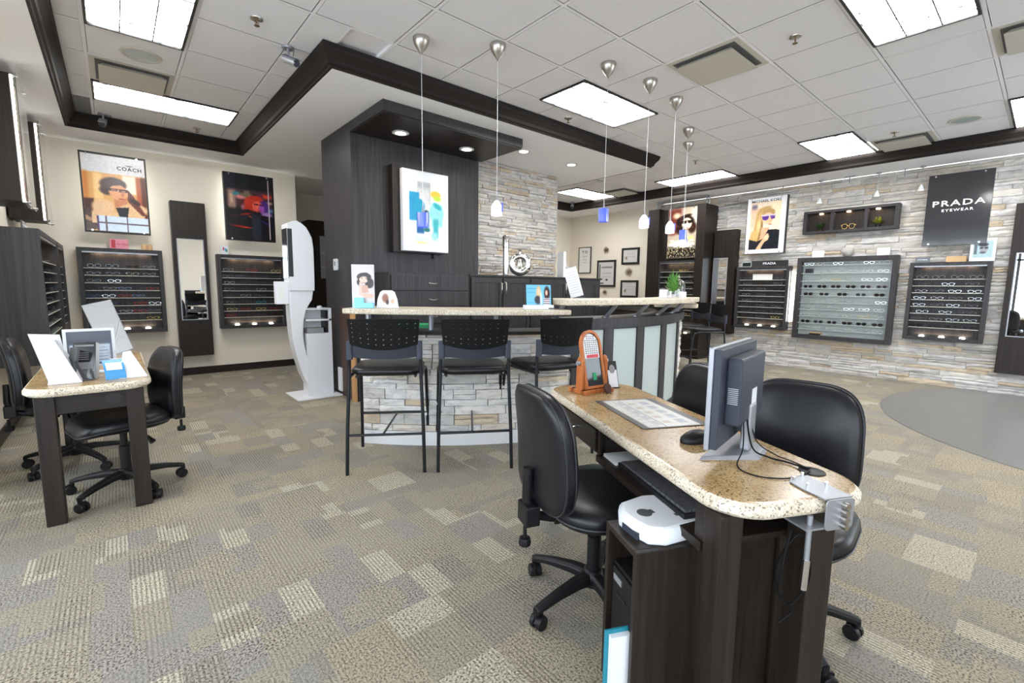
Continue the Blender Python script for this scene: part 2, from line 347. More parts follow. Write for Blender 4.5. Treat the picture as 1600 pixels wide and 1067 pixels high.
# painted prints: a colour grid stored on a mesh
class Paint:
    def __init__(s, w, h, nx, bg=(1, 1, 1)):
        s.w, s.h = w, h; s.nx = nx; s.ny = int(nx*h/w)
        xs = np.linspace(0, 1, s.nx+1); zs = np.linspace(0, 1, s.ny+1)
        s.X, s.Z = np.meshgrid(xs, zs); s.C = np.ones((s.ny+1, s.nx+1, 3))*np.array(bg)
        s.rng = np.random.RandomState(3)
    def blend(s, m, c, a=1.0):
        m = np.clip(m, 0, 1)[..., None]*a; cc = np.array(c)*np.ones_like(s.C)
        w = s.rng.rand(s.ny+1, s.nx+1); w = (w+np.roll(w, 1, 0)+np.roll(w, 2, 0)+np.roll(w, 1, 1))/4-.5
        cc = np.clip(cc*(1+w[..., None]*(.55 if max(c) < .5 else .16)), 0, 1)
        s.C = s.C*(1-m)+cc*m; return s
    def ell(s, cx, cz, rx, rz, c, soft=0.08, rot=0, a=1.0):
        dx = (s.X-cx)*s.w; dz = (s.Z-cz)*s.h; r = rad(rot)
        u = dx*math.cos(r)+dz*math.sin(r); v = -dx*math.sin(r)+dz*math.cos(r)
        d = np.sqrt((u/(rx*s.w))**2+(v/(rz*s.w))**2); return s.blend((1+soft-d)/(2*soft), c, a)
    def rect(s, x0, x1, z0, z1, c, soft=0.008, a=1.0):
        m = np.clip((s.X-x0)/soft+.5, 0, 1)*np.clip((x1-s.X)/soft+.5, 0, 1)*np.clip((s.Z-z0)/soft+.5, 0, 1)*np.clip((z1-s.Z)/soft+.5, 0, 1)
        return s.blend(m, c, a)
    def poly(s, pts, c, a=1.0):
        inside = np.zeros_like(s.X, bool); n = len(pts); j = n-1
        for i in range(n):
            xi, zi = pts[i]; xj, zj = pts[j]
            cond = ((zi > s.Z) != (zj > s.Z)) & (s.X < (xj-xi)*(s.Z-zi)/((zj-zi) or 1e-9)+xi); inside ^= cond; j = i
        return s.blend(inside.astype(float), c, a)
    def noise(s, amt, blk=1):
        n = s.rng.rand((s.ny+1)//blk+1, (s.nx+1)//blk+1); n = np.kron(n, np.ones((blk, blk)))[:s.ny+1, :s.nx+1]
        s.C = np.clip(s.C*(1+(n[..., None]-.5)*amt), 0, 1); return s
    def build(s, name, parent, x0, z0, y, mat='print', M=None):
        ny, nx = s.ny, s.nx
        P = np.stack([x0+s.X*s.w, np.full_like(s.X, y), z0+s.Z*s.h], -1).reshape(-1, 3)
        idx = np.arange((ny+1)*(nx+1)).reshape(ny+1, nx+1)
        F = np.stack([idx[:-1, :-1], idx[:-1, 1:], idx[1:, 1:], idx[1:, :-1]], -1).reshape(-1, 4)
        me = bpy.data.meshes.new(name)
        if M is not None: P = np.array([tuple(M @ Vector(p)) for p in P])
        me.from_pydata(P.tolist(), [], F.tolist())
        at = me.color_attributes.new('Col', 'FLOAT_COLOR', 'POINT')
        lin = np.where(s.C <= 0.04045, s.C/12.92, ((np.clip(s.C, 0, 1)+0.055)/1.055)**2.4).reshape(-1, 3)
        at.data.foreach_set('color', np.concatenate([lin, np.ones((len(lin), 1))], 1).astype(np.float32).ravel())
        me.materials.append(MATS[mat]); o = bpy.data.objects.new(name, me); COL.objects.link(o)
        if parent is not None: o.parent = parent
        return o

# ================================================================ SHELL
XR, YB, XL, ZS, ZT = 8.66, 7.90, -0.78, 3.00, 3.15
g = MB().add([(-2.4, -2.6, 0), (XR+.1, -2.6, 0), (XR+.1, 10.2, 0), (-2.4, 10.2, 0)], [(0, 1, 2, 3)])
floor = struct(g.build('floor', 'carpet'))
# vinyl entry area set into the carpet
g = MB(); g.prism([p for p in arc(7.1, -1.2, 2.42, 50, 325, 60)], 0.0, 0.004)
struct(g.build('trim_1', 'vinyl', floor))

# ---- walls (boxes with thickness, outside the room)
wall_back = struct(box('wall_back', -0.78, 2.26, YB, YB+0.14, 0, ZS, 'wallpaint'))
box_ret = struct(box('wall_back_return', 2.12, 2.26, YB+.14, 9.4, 0, ZS, 'wallpaint', wall_back))
wall_far = struct(box('wall_far', 2.12, 5.5, 9.4, 9.55, 0, ZS, 'wallpaint'))
wall_rear = struct(box('wall_rear', 5.5, XR+.2, YB, YB+.15, 0, ZS, 'wallpaint'))
struct(box('wall_rear_return', 5.5, 5.64, YB+.15, 9.4, 0, ZS, 'wallpaint', wall_rear))
wall_left = struct(box('wall_left', XL-.14, XL, 4.0, YB+.14, 0, ZS, 'wallpaint'))
struct(box('wall_left_return', -2.4, XL-.14, 4.0, 4.14, 0, ZS, 'wallpaint', wall_left))
wall_right = struct(box('wall_right', XR, XR+.15, -2.6, YB, 0, ZS, 'wallpaint'))
# window walls behind and beside the camera
def window_wall(nm, p0, p1, zb=0.35, zt=2.85, n=5, axis='x', fixed=0.0):
    w = MB()
    def bx(a0, a1, z0, z1, th=0.06):
        if axis == 'x': w.box(a0, a1, fixed-th, fixed+th, z0, z1)
        else: w.box(fixed-th, fixed+th, a0, a1, z0, z1)
    bx(p0, p1, 0, zb); bx(p0, p1, zt, ZT+.05)
    for k in range(n+1):
        a = p0+(p1-p0)*k/n; bx(a-.03, a+.03, zb, zt)
    bx(p0, p1, 2.2, 2.25)
    return struct(w.build(nm, 'darkgrey'))
window_wall('window_1', 4.4, XR+.1, fixed=-2.6, n=3, axis='x')
window_wall('window_3', -2.4, .9, fixed=-2.6, n=2, axis='x')
struct(box('wall_front', .9, 4.4, -2.7, -2.58, 0, ZS+.2, 'wallpaint'))  # out-of-view wall, widened to keep window light off the right-hand floor
window_wall('window_2', -2.6, 4.0, fixed=-2.4, n=4, axis='y')
pv = MB().add([(-30, -30, -.06), (30, -30, -.06), (30, 12, -.06), (-30, 12, -.06)], [(0, 1, 2, 3)])
struct(pv.build('ground', 'pavement'))

# ---- baseboards
def bboard(nm, x0, x1, y0, y1): return struct(box(nm, x0, x1, y0, y1, 0, 0.105, 'espresso_h', bev=.006))
bboard('baseboard_back', XL, 2.26, YB-.018, YB); bboard('baseboard_left', XL, XL+.018, 4.0, YB-.018)
bboard('baseboard_rear', 5.64, XR, YB-.018, YB); bboard('baseboard_right', XR-.018, XR, 5.5, YB-.018)

# ---- ceiling: soffit ring, tile field, crown
soffit_z0, soffit_z1 = ZS, ZS+.22
ceiling = MB()
# openings: A (-.296..1.42, -2.6..7.24), B (1.42..7.93, -2.6..3.885), C (5.87..7.93, 3.885..7.24)
ceiling.box(-2.46, -.296, -2.66, 9.6, ZS, soffit_z1)
ceiling.box(-.296, 1.425, 7.24, 9.6, ZS, soffit_z1)
ceiling.box(1.425, 5.87, 3.885, 9.6, ZS, soffit_z1)
ceiling.box(5.87, 7.93, 7.24, 9.6, ZS, soffit_z1)
ceiling.box(7.93, XR+.2, -2.66, 9.6, ZS, soffit_z1)
ceiling = struct(ceiling.build('ceiling', 'soffit'))
roof = struct(box('ceiling_deck', -2.46, XR+.2, -2.66, 9.6, ZT+.03, ZT+.3, 'grid', ceiling))
GX, GY, PX, PY = 1.775, 1.080, 0.609, 0.606
gx = [GX+PX*k for k in range(-4, 12)]; gy = [GY+PY*k for k in range(-6, 12)]
def regions():
    return [(-.296, 1.425, -2.5, 7.24), (1.425, 7.93, -2.5, 3.885), (5.87, 7.93, 3.885, 7.24)]
fix = []      # occupied rectangles (x0,x1,y0,y1)
def G(i): return GX+PX*i
def Hh(j): return GY+PY*j
LIGHTS = [
 (3.31, 4.52, Hh(3), Hh(4), 'bright ceiling light panel nearest the row of pendants, in the middle'),
 (3.31, 4.52, Hh(-1), Hh(0), 'large ceiling light panel cut by the top edge at upper right'),
 (G(-3), G(-2), Hh(4), Hh(6), 'large ceiling light panel cut by the top edge at upper left'),
 (G(-3), G(-1), Hh(8), Hh(9), 'long ceiling light panel over the fur-coat poster wall'),
 (G(8), G(10), Hh(1), Hh(2), 'ceiling light panel above the sunglasses shelf box on the stone wall'),
 (G(9), G(10), Hh(4), Hh(6), 'ceiling light panel above the tall dark unit with curly-haired poster'),
 (G(8), G(10), Hh(8), Hh(9), 'farthest ceiling light panel, beside the stone column above the certificates'),
 (G(8), G(10), Hh(-2), Hh(-1), 'ceiling light panel cut by the right edge of the picture'),
 (G(2), G(4), Hh(-4), Hh(-3), 'added ceiling light panel behind the camera')]  # last panel is out of view, added for the light it gives
for x0, x1, y0, y1, lb in LIGHTS:
    fix.append((x0, x1, y0, y1))
    if y1 < -.5: lb = 'added ceiling light panel out of view, there to brighten the room'
    t = thing('ceiling_light', lb, 'ceiling light', ((x0+x1)/2, (y0+y1)/2, ZT), 0, 'fluorescent ceiling light panels')
    w, d = (x1-x0)/2-.012, (y1-y0)/2-.012
    f = MB(); e = .018
    f.box(-w, w, -d, -d+e, -.012, .012); f.box(-w, w, d-e, d, -.012, .012); f.box(-w, -w+e, -d+e, d-e, -.012, .012); f.box(w-e, w, -d+e, d-e, -.012, .012)
    f.build('frame', 'black', t)
    MB().box(-w+e, w-e, -d+e, d-e, 0, .01).build('diffuser', 'troffer', t)
    r = MB(); L = max(w, d); lx = w >= d
    nn = 3
    for k in range(1, nn):
        if lx: r.box(-w+e, w-e, -d+2*d*k/nn-.004, -d+2*d*k/nn+.004, -.004, 0)
        else: r.box(-w+2*w*k/nn-.004, -w+2*w*k/nn+.004, -d+e, d-e, -.004, 0)
    for k in range(1, 6):
        if lx: r.box(-w+2*w*k/6-.0015, -w+2*w*k/6+.0015, -d+e, d-e, -.004, 0)
        else: r.box(-w+e, w-e, -d+2*d*k/6-.0015, -d+2*d*k/6+.0015, -.004, 0)
    r.build('divider', 'darkgrey', t)
VENTS = [(G(3), G(4), Hh(1), Hh(2), 'square air diffuser beside the front light panel, right of the pendants', 0),
 (G(9), G(10), Hh(0), Hh(1), 'air diffuser above the far light panel near the sign with large white letters', 0),
 (G(5), G(6), Hh(-2), Hh(-1), 'air diffuser cut by the right edge of the picture', 0),
 (G(-3), G(-2), Hh(7), Hh(8), 'air diffuser beside the long light panel at upper left', 0),
 (G(9), G(10), Hh(7), Hh(8), 'farthest air diffuser, by the light panel next to the stone column', 0)]
for x0, x1, y0, y1, lb, _ in VENTS:
    fix.append((x0, x1, y0, y1))
    t = thing('air_vent', lb, 'ceiling vent', ((x0+x1)/2, (y0+y1)/2, ZT), 0, 'ceiling air diffusers')
    w = (x1-x0)/2-.012
    f = MB(); f.box(-w, w, -w, w, 0.0, .02)
    f.build('backing', 'vent_beige', t)
    f = MB(); i = w-.06
    f.box(-i-.02, i+.02, -i-.02, i+.02, -.004, 0.0); f.build('slot', 'vent_dark', t)
    f = MB(); f.loft([[(-i, -i, -.035), (i, -i, -.035), (i, i, -.035), (-i, i, -.035)], [(-i+.03, -i+.03, -.006), (i-.03, -i+.03, -.006), (i-.03, i-.03, -.006), (-i+.03, i-.03, -.006)]])
    f.build('panel', 'vent_beige', t)
# return-air grille
x0, x1, y0, y1 = -.296, G(-3), Hh(9), Hh(10); fix.append((x0, x1, y0, y1))
t = thing('return_air_grille', 'grey perforated return-air grille in the corner above the fur-coat poster', 'ceiling vent', ((x0+x1)/2, (y0+y1)/2, ZT))
w, d = (x1-x0)/2-.01, (y1-y0)/2-.01
MB().box(-w, w, -d, d, 0.004, .02).build('backing', 'darkgrey', t)
f = MB()
for k in range(30): yk = -d+2*d*(k+.5)/30; f.box(-w, w, yk-.005, yk+.005, -.004, .004)
for k in range(12): xk = -w+2*w*(k+.5)/12; f.box(xk-.004, xk+.004, -d, d, -.004, .003)
f.build('lattice', 'grey', t)
tile_me = MB(); tile_me.loft([[(-.5, -.5, 0), (.5, -.5, 0), (.5, .5, 0), (-.5, .5, 0)], [(-.49, -.49, -.5), (.49, -.49, -.5), (.49, .49, -.5), (-.49, .49, -.5)]])
tile_me = tile_me.mesh('ceiling_tile', 'ceil_tile')
def sub(r, f):
    x0, x1, y0, y1 = r; a, b, c, d = f; e = .02
    if b <= x0+e or a >= x1-e or d <= y0+e or c >= y1-e: return [r]
    out = []
    if a > x0+e: out.append((x0, a, y0, y1)); x0 = a
    if b < x1-e: out.append((b, x1, y0, y1)); x1 = b
    if c > y0+e: out.append((x0, x1, y0, c))
    if d < y1-e: out.append((x0, x1, d, y1))
    return out
cells = []
for R_ in regions():
    for i in range(-5, 12):
        for j in range(-6, 12):
            c = (max(G(i), R_[0]), min(G(i+1), R_[1]), max(Hh(j), R_[2]), min(Hh(j+1), R_[3]))
            if c[1]-c[0] < .02 or c[3]-c[2] < .02: continue
            # merge cells split by the A/B boundary
            cells.append(c)
# merge pairs split at x=1.425 for y<3.885
mer = []
for c in cells:
    if abs(c[1]-1.425) < 1e-6 and c[3] <= 3.885+1e-6: mer.append((c[0], G(0), c[2], c[3])); continue
    if abs(c[0]-1.425) < 1e-6 and c[3] <= 3.886: continue
    mer.append(c)
mer2 = []
for c in mer:
    cs = [c]
    for f in fix:
        cs = [q for r_ in cs for q in sub(r_, f)]
    mer2 += cs
mer2 = [c for c in mer2 if c[1]-c[0] > .05 and c[3]-c[2] > .05 and c[3] > -1.3]
gb = MB()
for n_, c in enumerate(mer2):
    o = bpy.data.objects.new('ceiling_tile', tile_me); COL.objects.link(o); o.parent = ceiling
    o.location = ((c[0]+c[1])/2, (c[2]+c[3])/2, ZT+.016); o.scale = (c[1]-c[0]-.022, c[3]-c[2]-.022, .022)
    e = .012
    for a in (c[0], c[1]): gb.box(a-e, a+e, c[2]-e, c[3]+e, ZT+.004+random.random()*.0004, ZT+.03)
    for a in (c[2], c[3]): gb.box(c[0]-e, c[1]+e, a-e, a+e, ZT+.004+random.random()*.0004, ZT+.03)
go = gb.build('grid_bar', 'grid', ceiling); go['kind'] = 'stuff'
# crown moulding: profile offset d into the opening, height z
CP = [(0, .001), (.018, .0), (.024, .012), (.040, .022), (.048, .05), (.075, .085), (.088, .10), (.095, .118), (.10, .15), (0, .15)]
def crown(nm, p0, p1, n, m0, m1):
    """p0,p1 edge ends; n = normal into opening; m0,m1 = mitre factors along the edge"""
    d = Vector((p1[0]-p0[0], p1[1]-p0[1], 0)).normalized(); rings = []
    for p, m in ((p0, m0), (p1, m1)):
        rings.append([(p[0]+n[0]*q+d.x*q*m, p[1]+n[1]*q+d.y*q*m, ZS+z) for q, z in CP])
    c = MB(); c.loft(rings); return struct(c.build(nm, 'crown'))
crown('trim_2', (-.296, -2.5), (-.296, 7.24), (1, 0), 0, -1)
crown('trim_3', (-.296, 7.24), (1.425, 7.24), (0, -1), 1, -1)
crown('trim_4', (1.425, 7.24), (1.425, 3.885), (-1, 0), 1, 1)
crown('trim_5', (1.425, 3.885), (5.87, 3.885), (0, -1), -1, 1)
crown('trim_6', (5.87, 3.885), (5.87, 7.24), (1, 0), -1, -1)
crown('trim_7', (5.87, 7.24), (7.93, 7.24), (0, -1), 1, -1)
crown('trim_8', (7.93, 7.24), (7.93, -2.5), (-1, 0), 1, 0)

# ---- ledgestone
def stone_variant(seed):
    r = random.Random(seed); m = MB(); nx, nz = 5, 2; vs = []; 
    for j in range(nz+1):
        for i in range(nx+1):
            x = -.5+i/nx; z = -.5+j/nz
            edge = (i in (0, nx)) or (j in (0, nz))
            vs.append((x, -1+(.16 if edge else 0)+r.uniform(-.16, .16), z+(r.uniform(-.05, .05) if not edge else 0)))
    fs = [(j*(nx+1)+i, j*(nx+1)+i+1, (j+1)*(nx+1)+i+1, (j+1)*(nx+1)+i) for j in range(nz) for i in range(nx)]
    m.add(vs, fs); n0 = len(vs)
    border = [j*(nx+1)+i for (i, j) in [(i, 0) for i in range(nx+1)]+[(nx, j) for j in range(1, nz+1)]+[(i, nz) for i in range(nx-1, -1, -1)]+[(0, j) for j in range(nz-1, 0, -1)]]
    back = [(vs[b][0], 0, vs[b][2]) for b in border]
    o = len(m.v); m.v += back; nb = len(border)
    for k in range(nb): m.f.append((border[(k+1) % nb], border[k], o+k, o+(k+1) % nb)); m.mi.append(0)
    return m
SV = [stone_variant(k) for k in range(8)]
SVM = [m.mesh('stone', 'stone') for m in SV]
def ledgestone(parent, place, length, z0, z1, limit, rank, hmin=.045, hmax=.085, lmin=.15, lmax=.62, seed=1, skip=None, dmin=.022, dmax=.05):
    """place(s, z) -> matrix with local x along the wall, -y outward"""
    r = random.Random(seed); items = []; z = z0
    while z < z1-.01:
        h = r.uniform(hmin, hmax)
        if z+h > z1-.02: h = z1-z
        s = -r.uniform(0, .3)
        while s < length:
            l = r.uniform(lmin, lmax); a, b = max(s, 0), min(s+l, length); s += l
            if b-a < .03: continue
            if skip and skip((a+b)/2, z+h/2): continue
            if h > .06 and r.random() < .35 and b-a > .15:
                hh = h*r.uniform(.4, .6); items.append((a, b, z, z+hh, r.uniform(dmin, dmax))); items.append((a, b, z+hh, z+h, r.uniform(dmin, dmax)))
            else: items.append((a, b, z, z+h, r.uniform(dmin, dmax)))
        z += h
    items.sort(key=lambda t: -rank(t))
    mass = MB()
    for k, (a, b, c, d, dep) in enumerate(items):
        M = place((a+b)/2, (c+d)/2); v = r.randrange(8); j = .004
        S = Matrix.Diagonal((b-a-j, dep, d-c-j, 1)); 
        if k < limit:
            o = bpy.data.objects.new('stone', SVM[v]); COL.objects.link(o); o.parent = parent; o.matrix_parent_inverse = parent.matrix_basis.inverted(); o.matrix_basis = M @ S
        else:
            mass.M = M @ S; mass.add(SV[v].v, SV[v].f)
    if mass.v:
        o = mass.build('stone_mass', 'stone_mass', parent); o['kind'] = 'stuff'; o.matrix_parent_inverse = parent.matrix_basis.inverted()
RW = rotz(-PI/2)
def pl_right(s, z): return T(XR+.004, 5.42-s, z) @ RW
def rank_right(t):
    y = 5.42-(t[0]+t[1])/2
    hidden = (4.2 < y < 5.4) or (1.45 < y < 2.8 and .5 < t[2] < .6) or y < .15
    return -1 if hidden else (t[1]-t[0])*(t[3]-t[2])/(XR**2+y*y)
ledgestone(wall_right, pl_right, 6.9, 0, ZS, 300, rank_right, seed=5, hmin=.05, hmax=.09)

# ================================================================ TOWER, CANOPY, COLUMN
tower = thing('wood_tower', 'dark wood clad tower behind the bar carrying the abstract painting', 'column', (2.81, 5.39, 0))
tw = MB(); tw.box(-.83, .84, -.44, .44, 0, ZS-.001); tw.build('cladding', 'charcoal', tower)
tw = MB(); tw.box(-.834, -.828, -.44, .0, .02, 1.05); tw.build('side_panel', 'redbrown', tower)
tw = MB(); tw.box(-.850, -.828, -.445, -.34, .0, 1.05); tw.build('end_strip', 'raw_wood', tower)
for xs in (-.28, .28):
    tw = MB(); tw.box(xs-.002, xs+.002, -.4415, -.4395, 0, 2.88); tw.build('panel_joint', 'black', tower)
canopy = thing('canopy', 'dark wood canopy with two recessed lights above the abstract painting', 'canopy', (2.84, 4.56, 2.89))
c_ = MB(); c_.box(-.86, .86, -.40, .39, .012, .109); c_.build('fascia', 'charcoal', canopy)
c_ = MB(); c_.box(-.85, .85, -.39, .385, 0, .012); c_.build('soffit_panel', 'espresso_h', canopy)
def downlight(x, y, z, label, parent_group='recessed ceiling downlights', power=9):
    t = thing('recessed_downlight', label, 'downlight', (x, y, z), 0, parent_group)
    m = MB(); m.lathe([(.060, 0), (.085, 0), (.088, -.006), (.058, -.010), (.056, 0)], 24); m.build('trim_ring', 'white', t, smooth=40)
    m = MB(); m.lathe([(0.0, -.003), (.056, -.003), (.056, .0), (0, 0)], 20); m.build('bulb', 'glow_lamp', t)
    ld = bpy.data.lights.new('bulb_light', 'SPOT'); ld.energy = power; ld.color = (1, .86, .66); ld.spot_size = rad(110); ld.spot_blend = .8; ld.shadow_soft_size = .05
    lo = bpy.data.objects.new('bulb_light', ld); COL.objects.link(lo); lo.parent = t; lo.location = (0, 0, -.02)
downlight(2.38, 4.60, 2.889, 'recessed downlight on the left underside of dark canopy')
downlight(3.22, 4.60, 2.889, 'recessed downlight on the right underside of dark canopy')
downlight(4.02, 4.50, 2.999, 'recessed downlight in white soffit just right of the dark canopy')
downlight(4.93, 4.52, 2.999, 'recessed downlight in white soffit in front of the stone column')
column = thing('stone_column', 'ledgestone clad column right of the dark wood tower', 'column', (4.5, 5.5, 0))
cm = MB(); cm.box(-.84, .84, -.28, .28, 0, ZS-.001); cm.build('core', 'mortar', column)
COLM = Matrix.Translation((4.5, 5.5, 0))
def pl_col(s, z): return T(-.84+s, -.28, z)
def ledge_local(root, place, *a, **k):
    ledgestone(root, place, *a, **k)
# parts are placed in the local frame of their root
def ledge_in(root, place, length, z0, z1, limit, rank, **kw):
    before = set(root.children); ledgestone(root, place, length, z0, z1, limit, rank, **kw)
    for o in root.children:
        if o not in before: o.matrix_parent_inverse = Matrix.Identity(4)
ledge_in(column, pl_col, 1.70, 1.30, ZS-.005, 260, lambda t: (t[1]-t[0])*(t[3]-t[2]), seed=9, hmin=.035, hmax=.06, lmin=.10, lmax=.45)
def pl_colr(s, z): return T(.84, -.29+s, z) @ rotz(PI/2)
ledge_in(column, pl_colr, .58, 1.30, ZS-.005, 40, lambda t: t[1]-t[0], seed=10, hmin=.04, hmax=.08, lmin=.2, lmax=.5)

# painting on the tower
pt = thing('abstract_painting', 'white framed abstract painting of turquoise, blue and yellow strokes on dark tower', 'painting', (2.79, 4.95, 1.68))
box('backing_board', -.39, .27, -.10, 0, .0, .95, 'espresso', pt)
fr = MB()
fr.box(-.30, .30, -.155, -.10, .015, .915); fr.build('frame', 'white', pt, bev=.004)
P = Paint(.57, .87, 90, (.95, .95, .965))
P.rect(.30, .60, .60, .88, (.72, .73, .74), .03); P.rect(.31, .58, .45, .8, (.85, .85, .86), .06)
P.rect(.12, .34, .38, .74, (.10, .60, .80), .02); P.ell(.33, .55, .13, .17, (.05, .62, .78), .1, -10); P.rect(.28, .45, .22, .48, (.10, .36, .62), .03)
P.ell(.72, .74, .12, .07, (.95, .75, .25), .25); P.ell(.76, .69, .09, .05, (.72, .85, .25), .3)
P.ell(.74, .50, .17, .2, (.55, .86, .88), .15); P.rect(.62, .88, .32, .62, (.58, .86, .88), .04); P.ell(.76, .59, .11, .05, (.15, .70, .74), .2, -30)
P.rect(.66, .78, .18, .42, (.25, .70, .74), .04); P.rect(.62, .76, .14, .24, (.62, .86, .92), .05)
P.rect(.44, .58, .25, .50, (.55, .75, .74), .03); P.ell(.51, .27, .07, .04, (.10, .42, .45), .2); P.ell(.50, .50, .05, .04, (.15, .35, .42), .3)
P.ell(.38, .15, .16, .05, (.85, .92, .93), .4); P.ell(.40, .10, .14, .025, (.88, .92, .62), .5)
P.noise(.05).build('canvas', pt, -.285, .03, -.157, 'print_matte')
box('hook', .17, .22, -.03, -.001, -.05, 0, 'black', pt)

# thermostat and outlet on the tower side
t = thing('thermostat', 'white thermostat on the dark tower side above the kiosk', 'thermostat', (1.979, 5.45, 1.47)); 
MB().prism(rrect(.10, .13, .02), 0, .022).build('case', 'white', t).matrix_basis = Matrix(((0, 0, -1, 0), (1, 0, 0, 0), (0, 1, 0, .065), (0, 0, 0, 1)))
sc_ = box('screen', -.0235, -.021, -.02, .02, .05, .10, 'grey', t)
o = box('wall_plate', 1.955, 1.978, 5.36, 5.46, .05, .33, 'white', bev=.004); tag(o, 'white cover box low on the dark tower behind the kiosk', 'cover box')

# sideboard under the tower
sb = thing('sideboard', 'dark wood sideboard with drawers and doors in front of the tower', 'cabinet', (2.2, 4.55, 0))
m = MB(); m.box(0, 3.5, .015, .395, 0.08, 1.445); m.build('body', 'charcoal', sb)
m = MB(); m.box(1.03, 3.52, -.012, .395, 1.425, 1.447); m.build('top', 'charcoal', sb, bev=.003)
for z0, z1 in ((1.25, 1.415), (1.07, 1.24), (.88, 1.06)):
    d = box('drawer', .02, 1.01, -.006, .014, z0, z1, 'charcoal', sb, bev=.003)
    m = MB(); m.tube([(.47, -.008, z0+.085), (.475, -.03, z0+.08), (.52, -.034, z0+.075), (.565, -.03, z0+.08), (.57, -.008, z0+.085)], .005, 6); m.build('handle', 'nickel', d, smooth=60)
for k, (x0, x1) in enumerate(((1.05, 1.52), (1.54, 2.0), (2.02, 2.7), (2.72, 3.4))):
    d = MB(); d.box(x0, x1, -.006, .014, .2, 1.41)
    d = d.build('door', 'charcoal', sb, bev=.003)
    pn = MB(); 
    pn.box(x0, x0+.05, -.016, -.006, .2, 1.41); pn.box(x1-.05, x1, -.016, -.006, .2, 1.41); pn.box(x0+.05, x1-.05, -.016, -.006, 1.35, 1.41)
    pn.build('door_frame', 'charcoal', d)
    hx = x1-.025 if k % 2 == 0 else x0+.025
    m = MB(); m.tube([(hx, -.016, 1.36), (hx, -.045, 1.35), (hx, -.05, 1.28), (hx, -.045, 1.21), (hx, -.016, 1.20)], .006, 6); m.build('handle', 'nickel', d, smooth=60)

# vases
v1 = thing('tall_vase', 'tall slim silver vase with textured neck on the sideboard', 'vase', (3.945, 4.74, 1.448))
m = MB(); m.lathe([(0, 0), (.035, 0), (.038, .02), (.040, .30), (.044, .40), (.046, .48), (.038, .52), (.02, .53), (.03, .50)], 24); m.build('body', 'chrome', v1, smooth=50)
m = MB()
for z in np.arange(.36, .51, .012):
    r0 = .0455 if z > .40 else .043
    m.lathe([(r0, z), (r0+.004, z+.004), (r0, z+.008)], 24)
m.build('relief_bands', 'nickel', v1, smooth=50)
v2 = thing('ring_vase', 'round silver ring-shaped vase with short neck beside the tall vase', 'vase', (4.125, 4.66, 1.448))
m = MB(); rings = []
for k in range(33):
    a = 2*PI*k/32; rings.append([(math.cos(a)*(.105+.05*math.cos(b)), .055*math.sin(b), .155+math.sin(a)*(.105+.05*math.cos(b))) for b in [2*PI*q/12 for q in range(12)]])
m.loft(rings, cap=False); m.M = Matrix.Identity(4); o = m.build('ring', 'chrome', v2, smooth=60)
m = MB(); m.lathe([(0, .29), (.022, .29), (.018, .32), (.03, .345), (.02, .345), (.012, .31)], 14); m.build('neck', 'chrome', v2, smooth=60)
m = MB(); m.lathe([(0, .035), (.03, .05), (.045, .14), (.03, .24), (0, .26)], 14); m.build('inner_bulb', 'nickel', v2, smooth=60)
v2.rotation_euler = (0, 0, rad(-38))
ef = thing('easel_frame', 'white easel-backed frame seen edge-on at the right end of the sideboard', 'frame', (4.93, 4.66, 1.448))
m = MB(); m.box(-.02, .02, -.10, .10, 0, .36); m.build('board', 'white', ef, bev=.003)
m = MB(); m.xz([(.02, .25), (.19, .0), (.17, 0), (.02, .22)], -.02, .02); m.build('strut', 'offwhite', ef)
ef.rotation_euler = (0, 0, rad(-20))

# far glass cabinet in the passage
gc = thing('glass_door_cabinet', 'tall dark cabinet with glass doors in the passage left of the tower', 'cabinet', (3.15, 9.0, 0))
m = MB(); m.box(-.33, .6, 0, .38, 0, 2.38); m.build('body', 'espresso', gc)
m = MB(); m.loft([[(-.33, 0, 2.36), (.6, 0, 2.36), (.6, .38, 2.36), (-.33, .38, 2.36)], [(-.40, -.07, 2.47), (.67, -.07, 2.47), (.67, .38, 2.47), (-.40, .38, 2.47)]]); m.build('cornice', 'espresso_h', gc)
d = box('door', -.27, .25, -.02, -.001, 1.3, 2.3, 'espresso', gc); box('glass_pane', -.19, .17, -.025, -.021, 1.42, 2.2, 'grey', d)
for z in (1.62, 1.88): box('shelf_edge', -.19, .17, -.028, -.0255, z, z+.015, 'frosted', d)

# ================================================================ ROUND BAR / RECEPTION ISLAND
IC = (3.75, 5.44)
def ring(mb, r0, r1, a0, a1, z0, z1, n=None, e0=None):
    n = n or max(3, int(abs(a1-a0)/3)); o = arc(0, 0, r1, a0, a1, n); i_ = arc(0, 0, r0, a1, a0, n)
    k = len(o); vs = []; fs = []
    for q in range(k):
        p, s_ = o[q], i_[k-1-q]
        vs += [(p[0], p[1], z0), (p[0], p[1], z1), (s_[0], s_[1], z1), (s_[0], s_[1], z0)]
    for q in range(k-1):
        a, b = q*4, q*4+4
        for t_ in range(4): fs.append((a+t_, b+t_, b+(t_+1) % 4, a+(t_+1) % 4))
    fs.append((0, 1, 2, 3)); e = (k-1)*4; fs.append((e+3, e+2, e+1, e))
    return mb.add(vs, fs)
isl = thing('bar_island', 'curved bar and reception island with ledgestone, frosted panels and dark wood rail', 'bar counter', (IC[0], IC[1], 0))
m = MB(); ring(m, 2.70, 2.885, -141.5, -106, 0.0, .915, 14); m.build('bar_base', 'mortar', isl)
m = MB(); ring(m, 2.89, 2.915, -141.2, -106, .0, .115, 16); m.build('kick_plate', 'kick', isl, smooth=40)
RB = 2.885
def pl_bar(s, z):
    a = rad(-141.3)+s/RB; return T(RB*math.cos(a), RB*math.sin(a), z) @ rotz(a+PI/2)
def mid_rank(t): return (t[1]-t[0])*(t[3]-t[2])
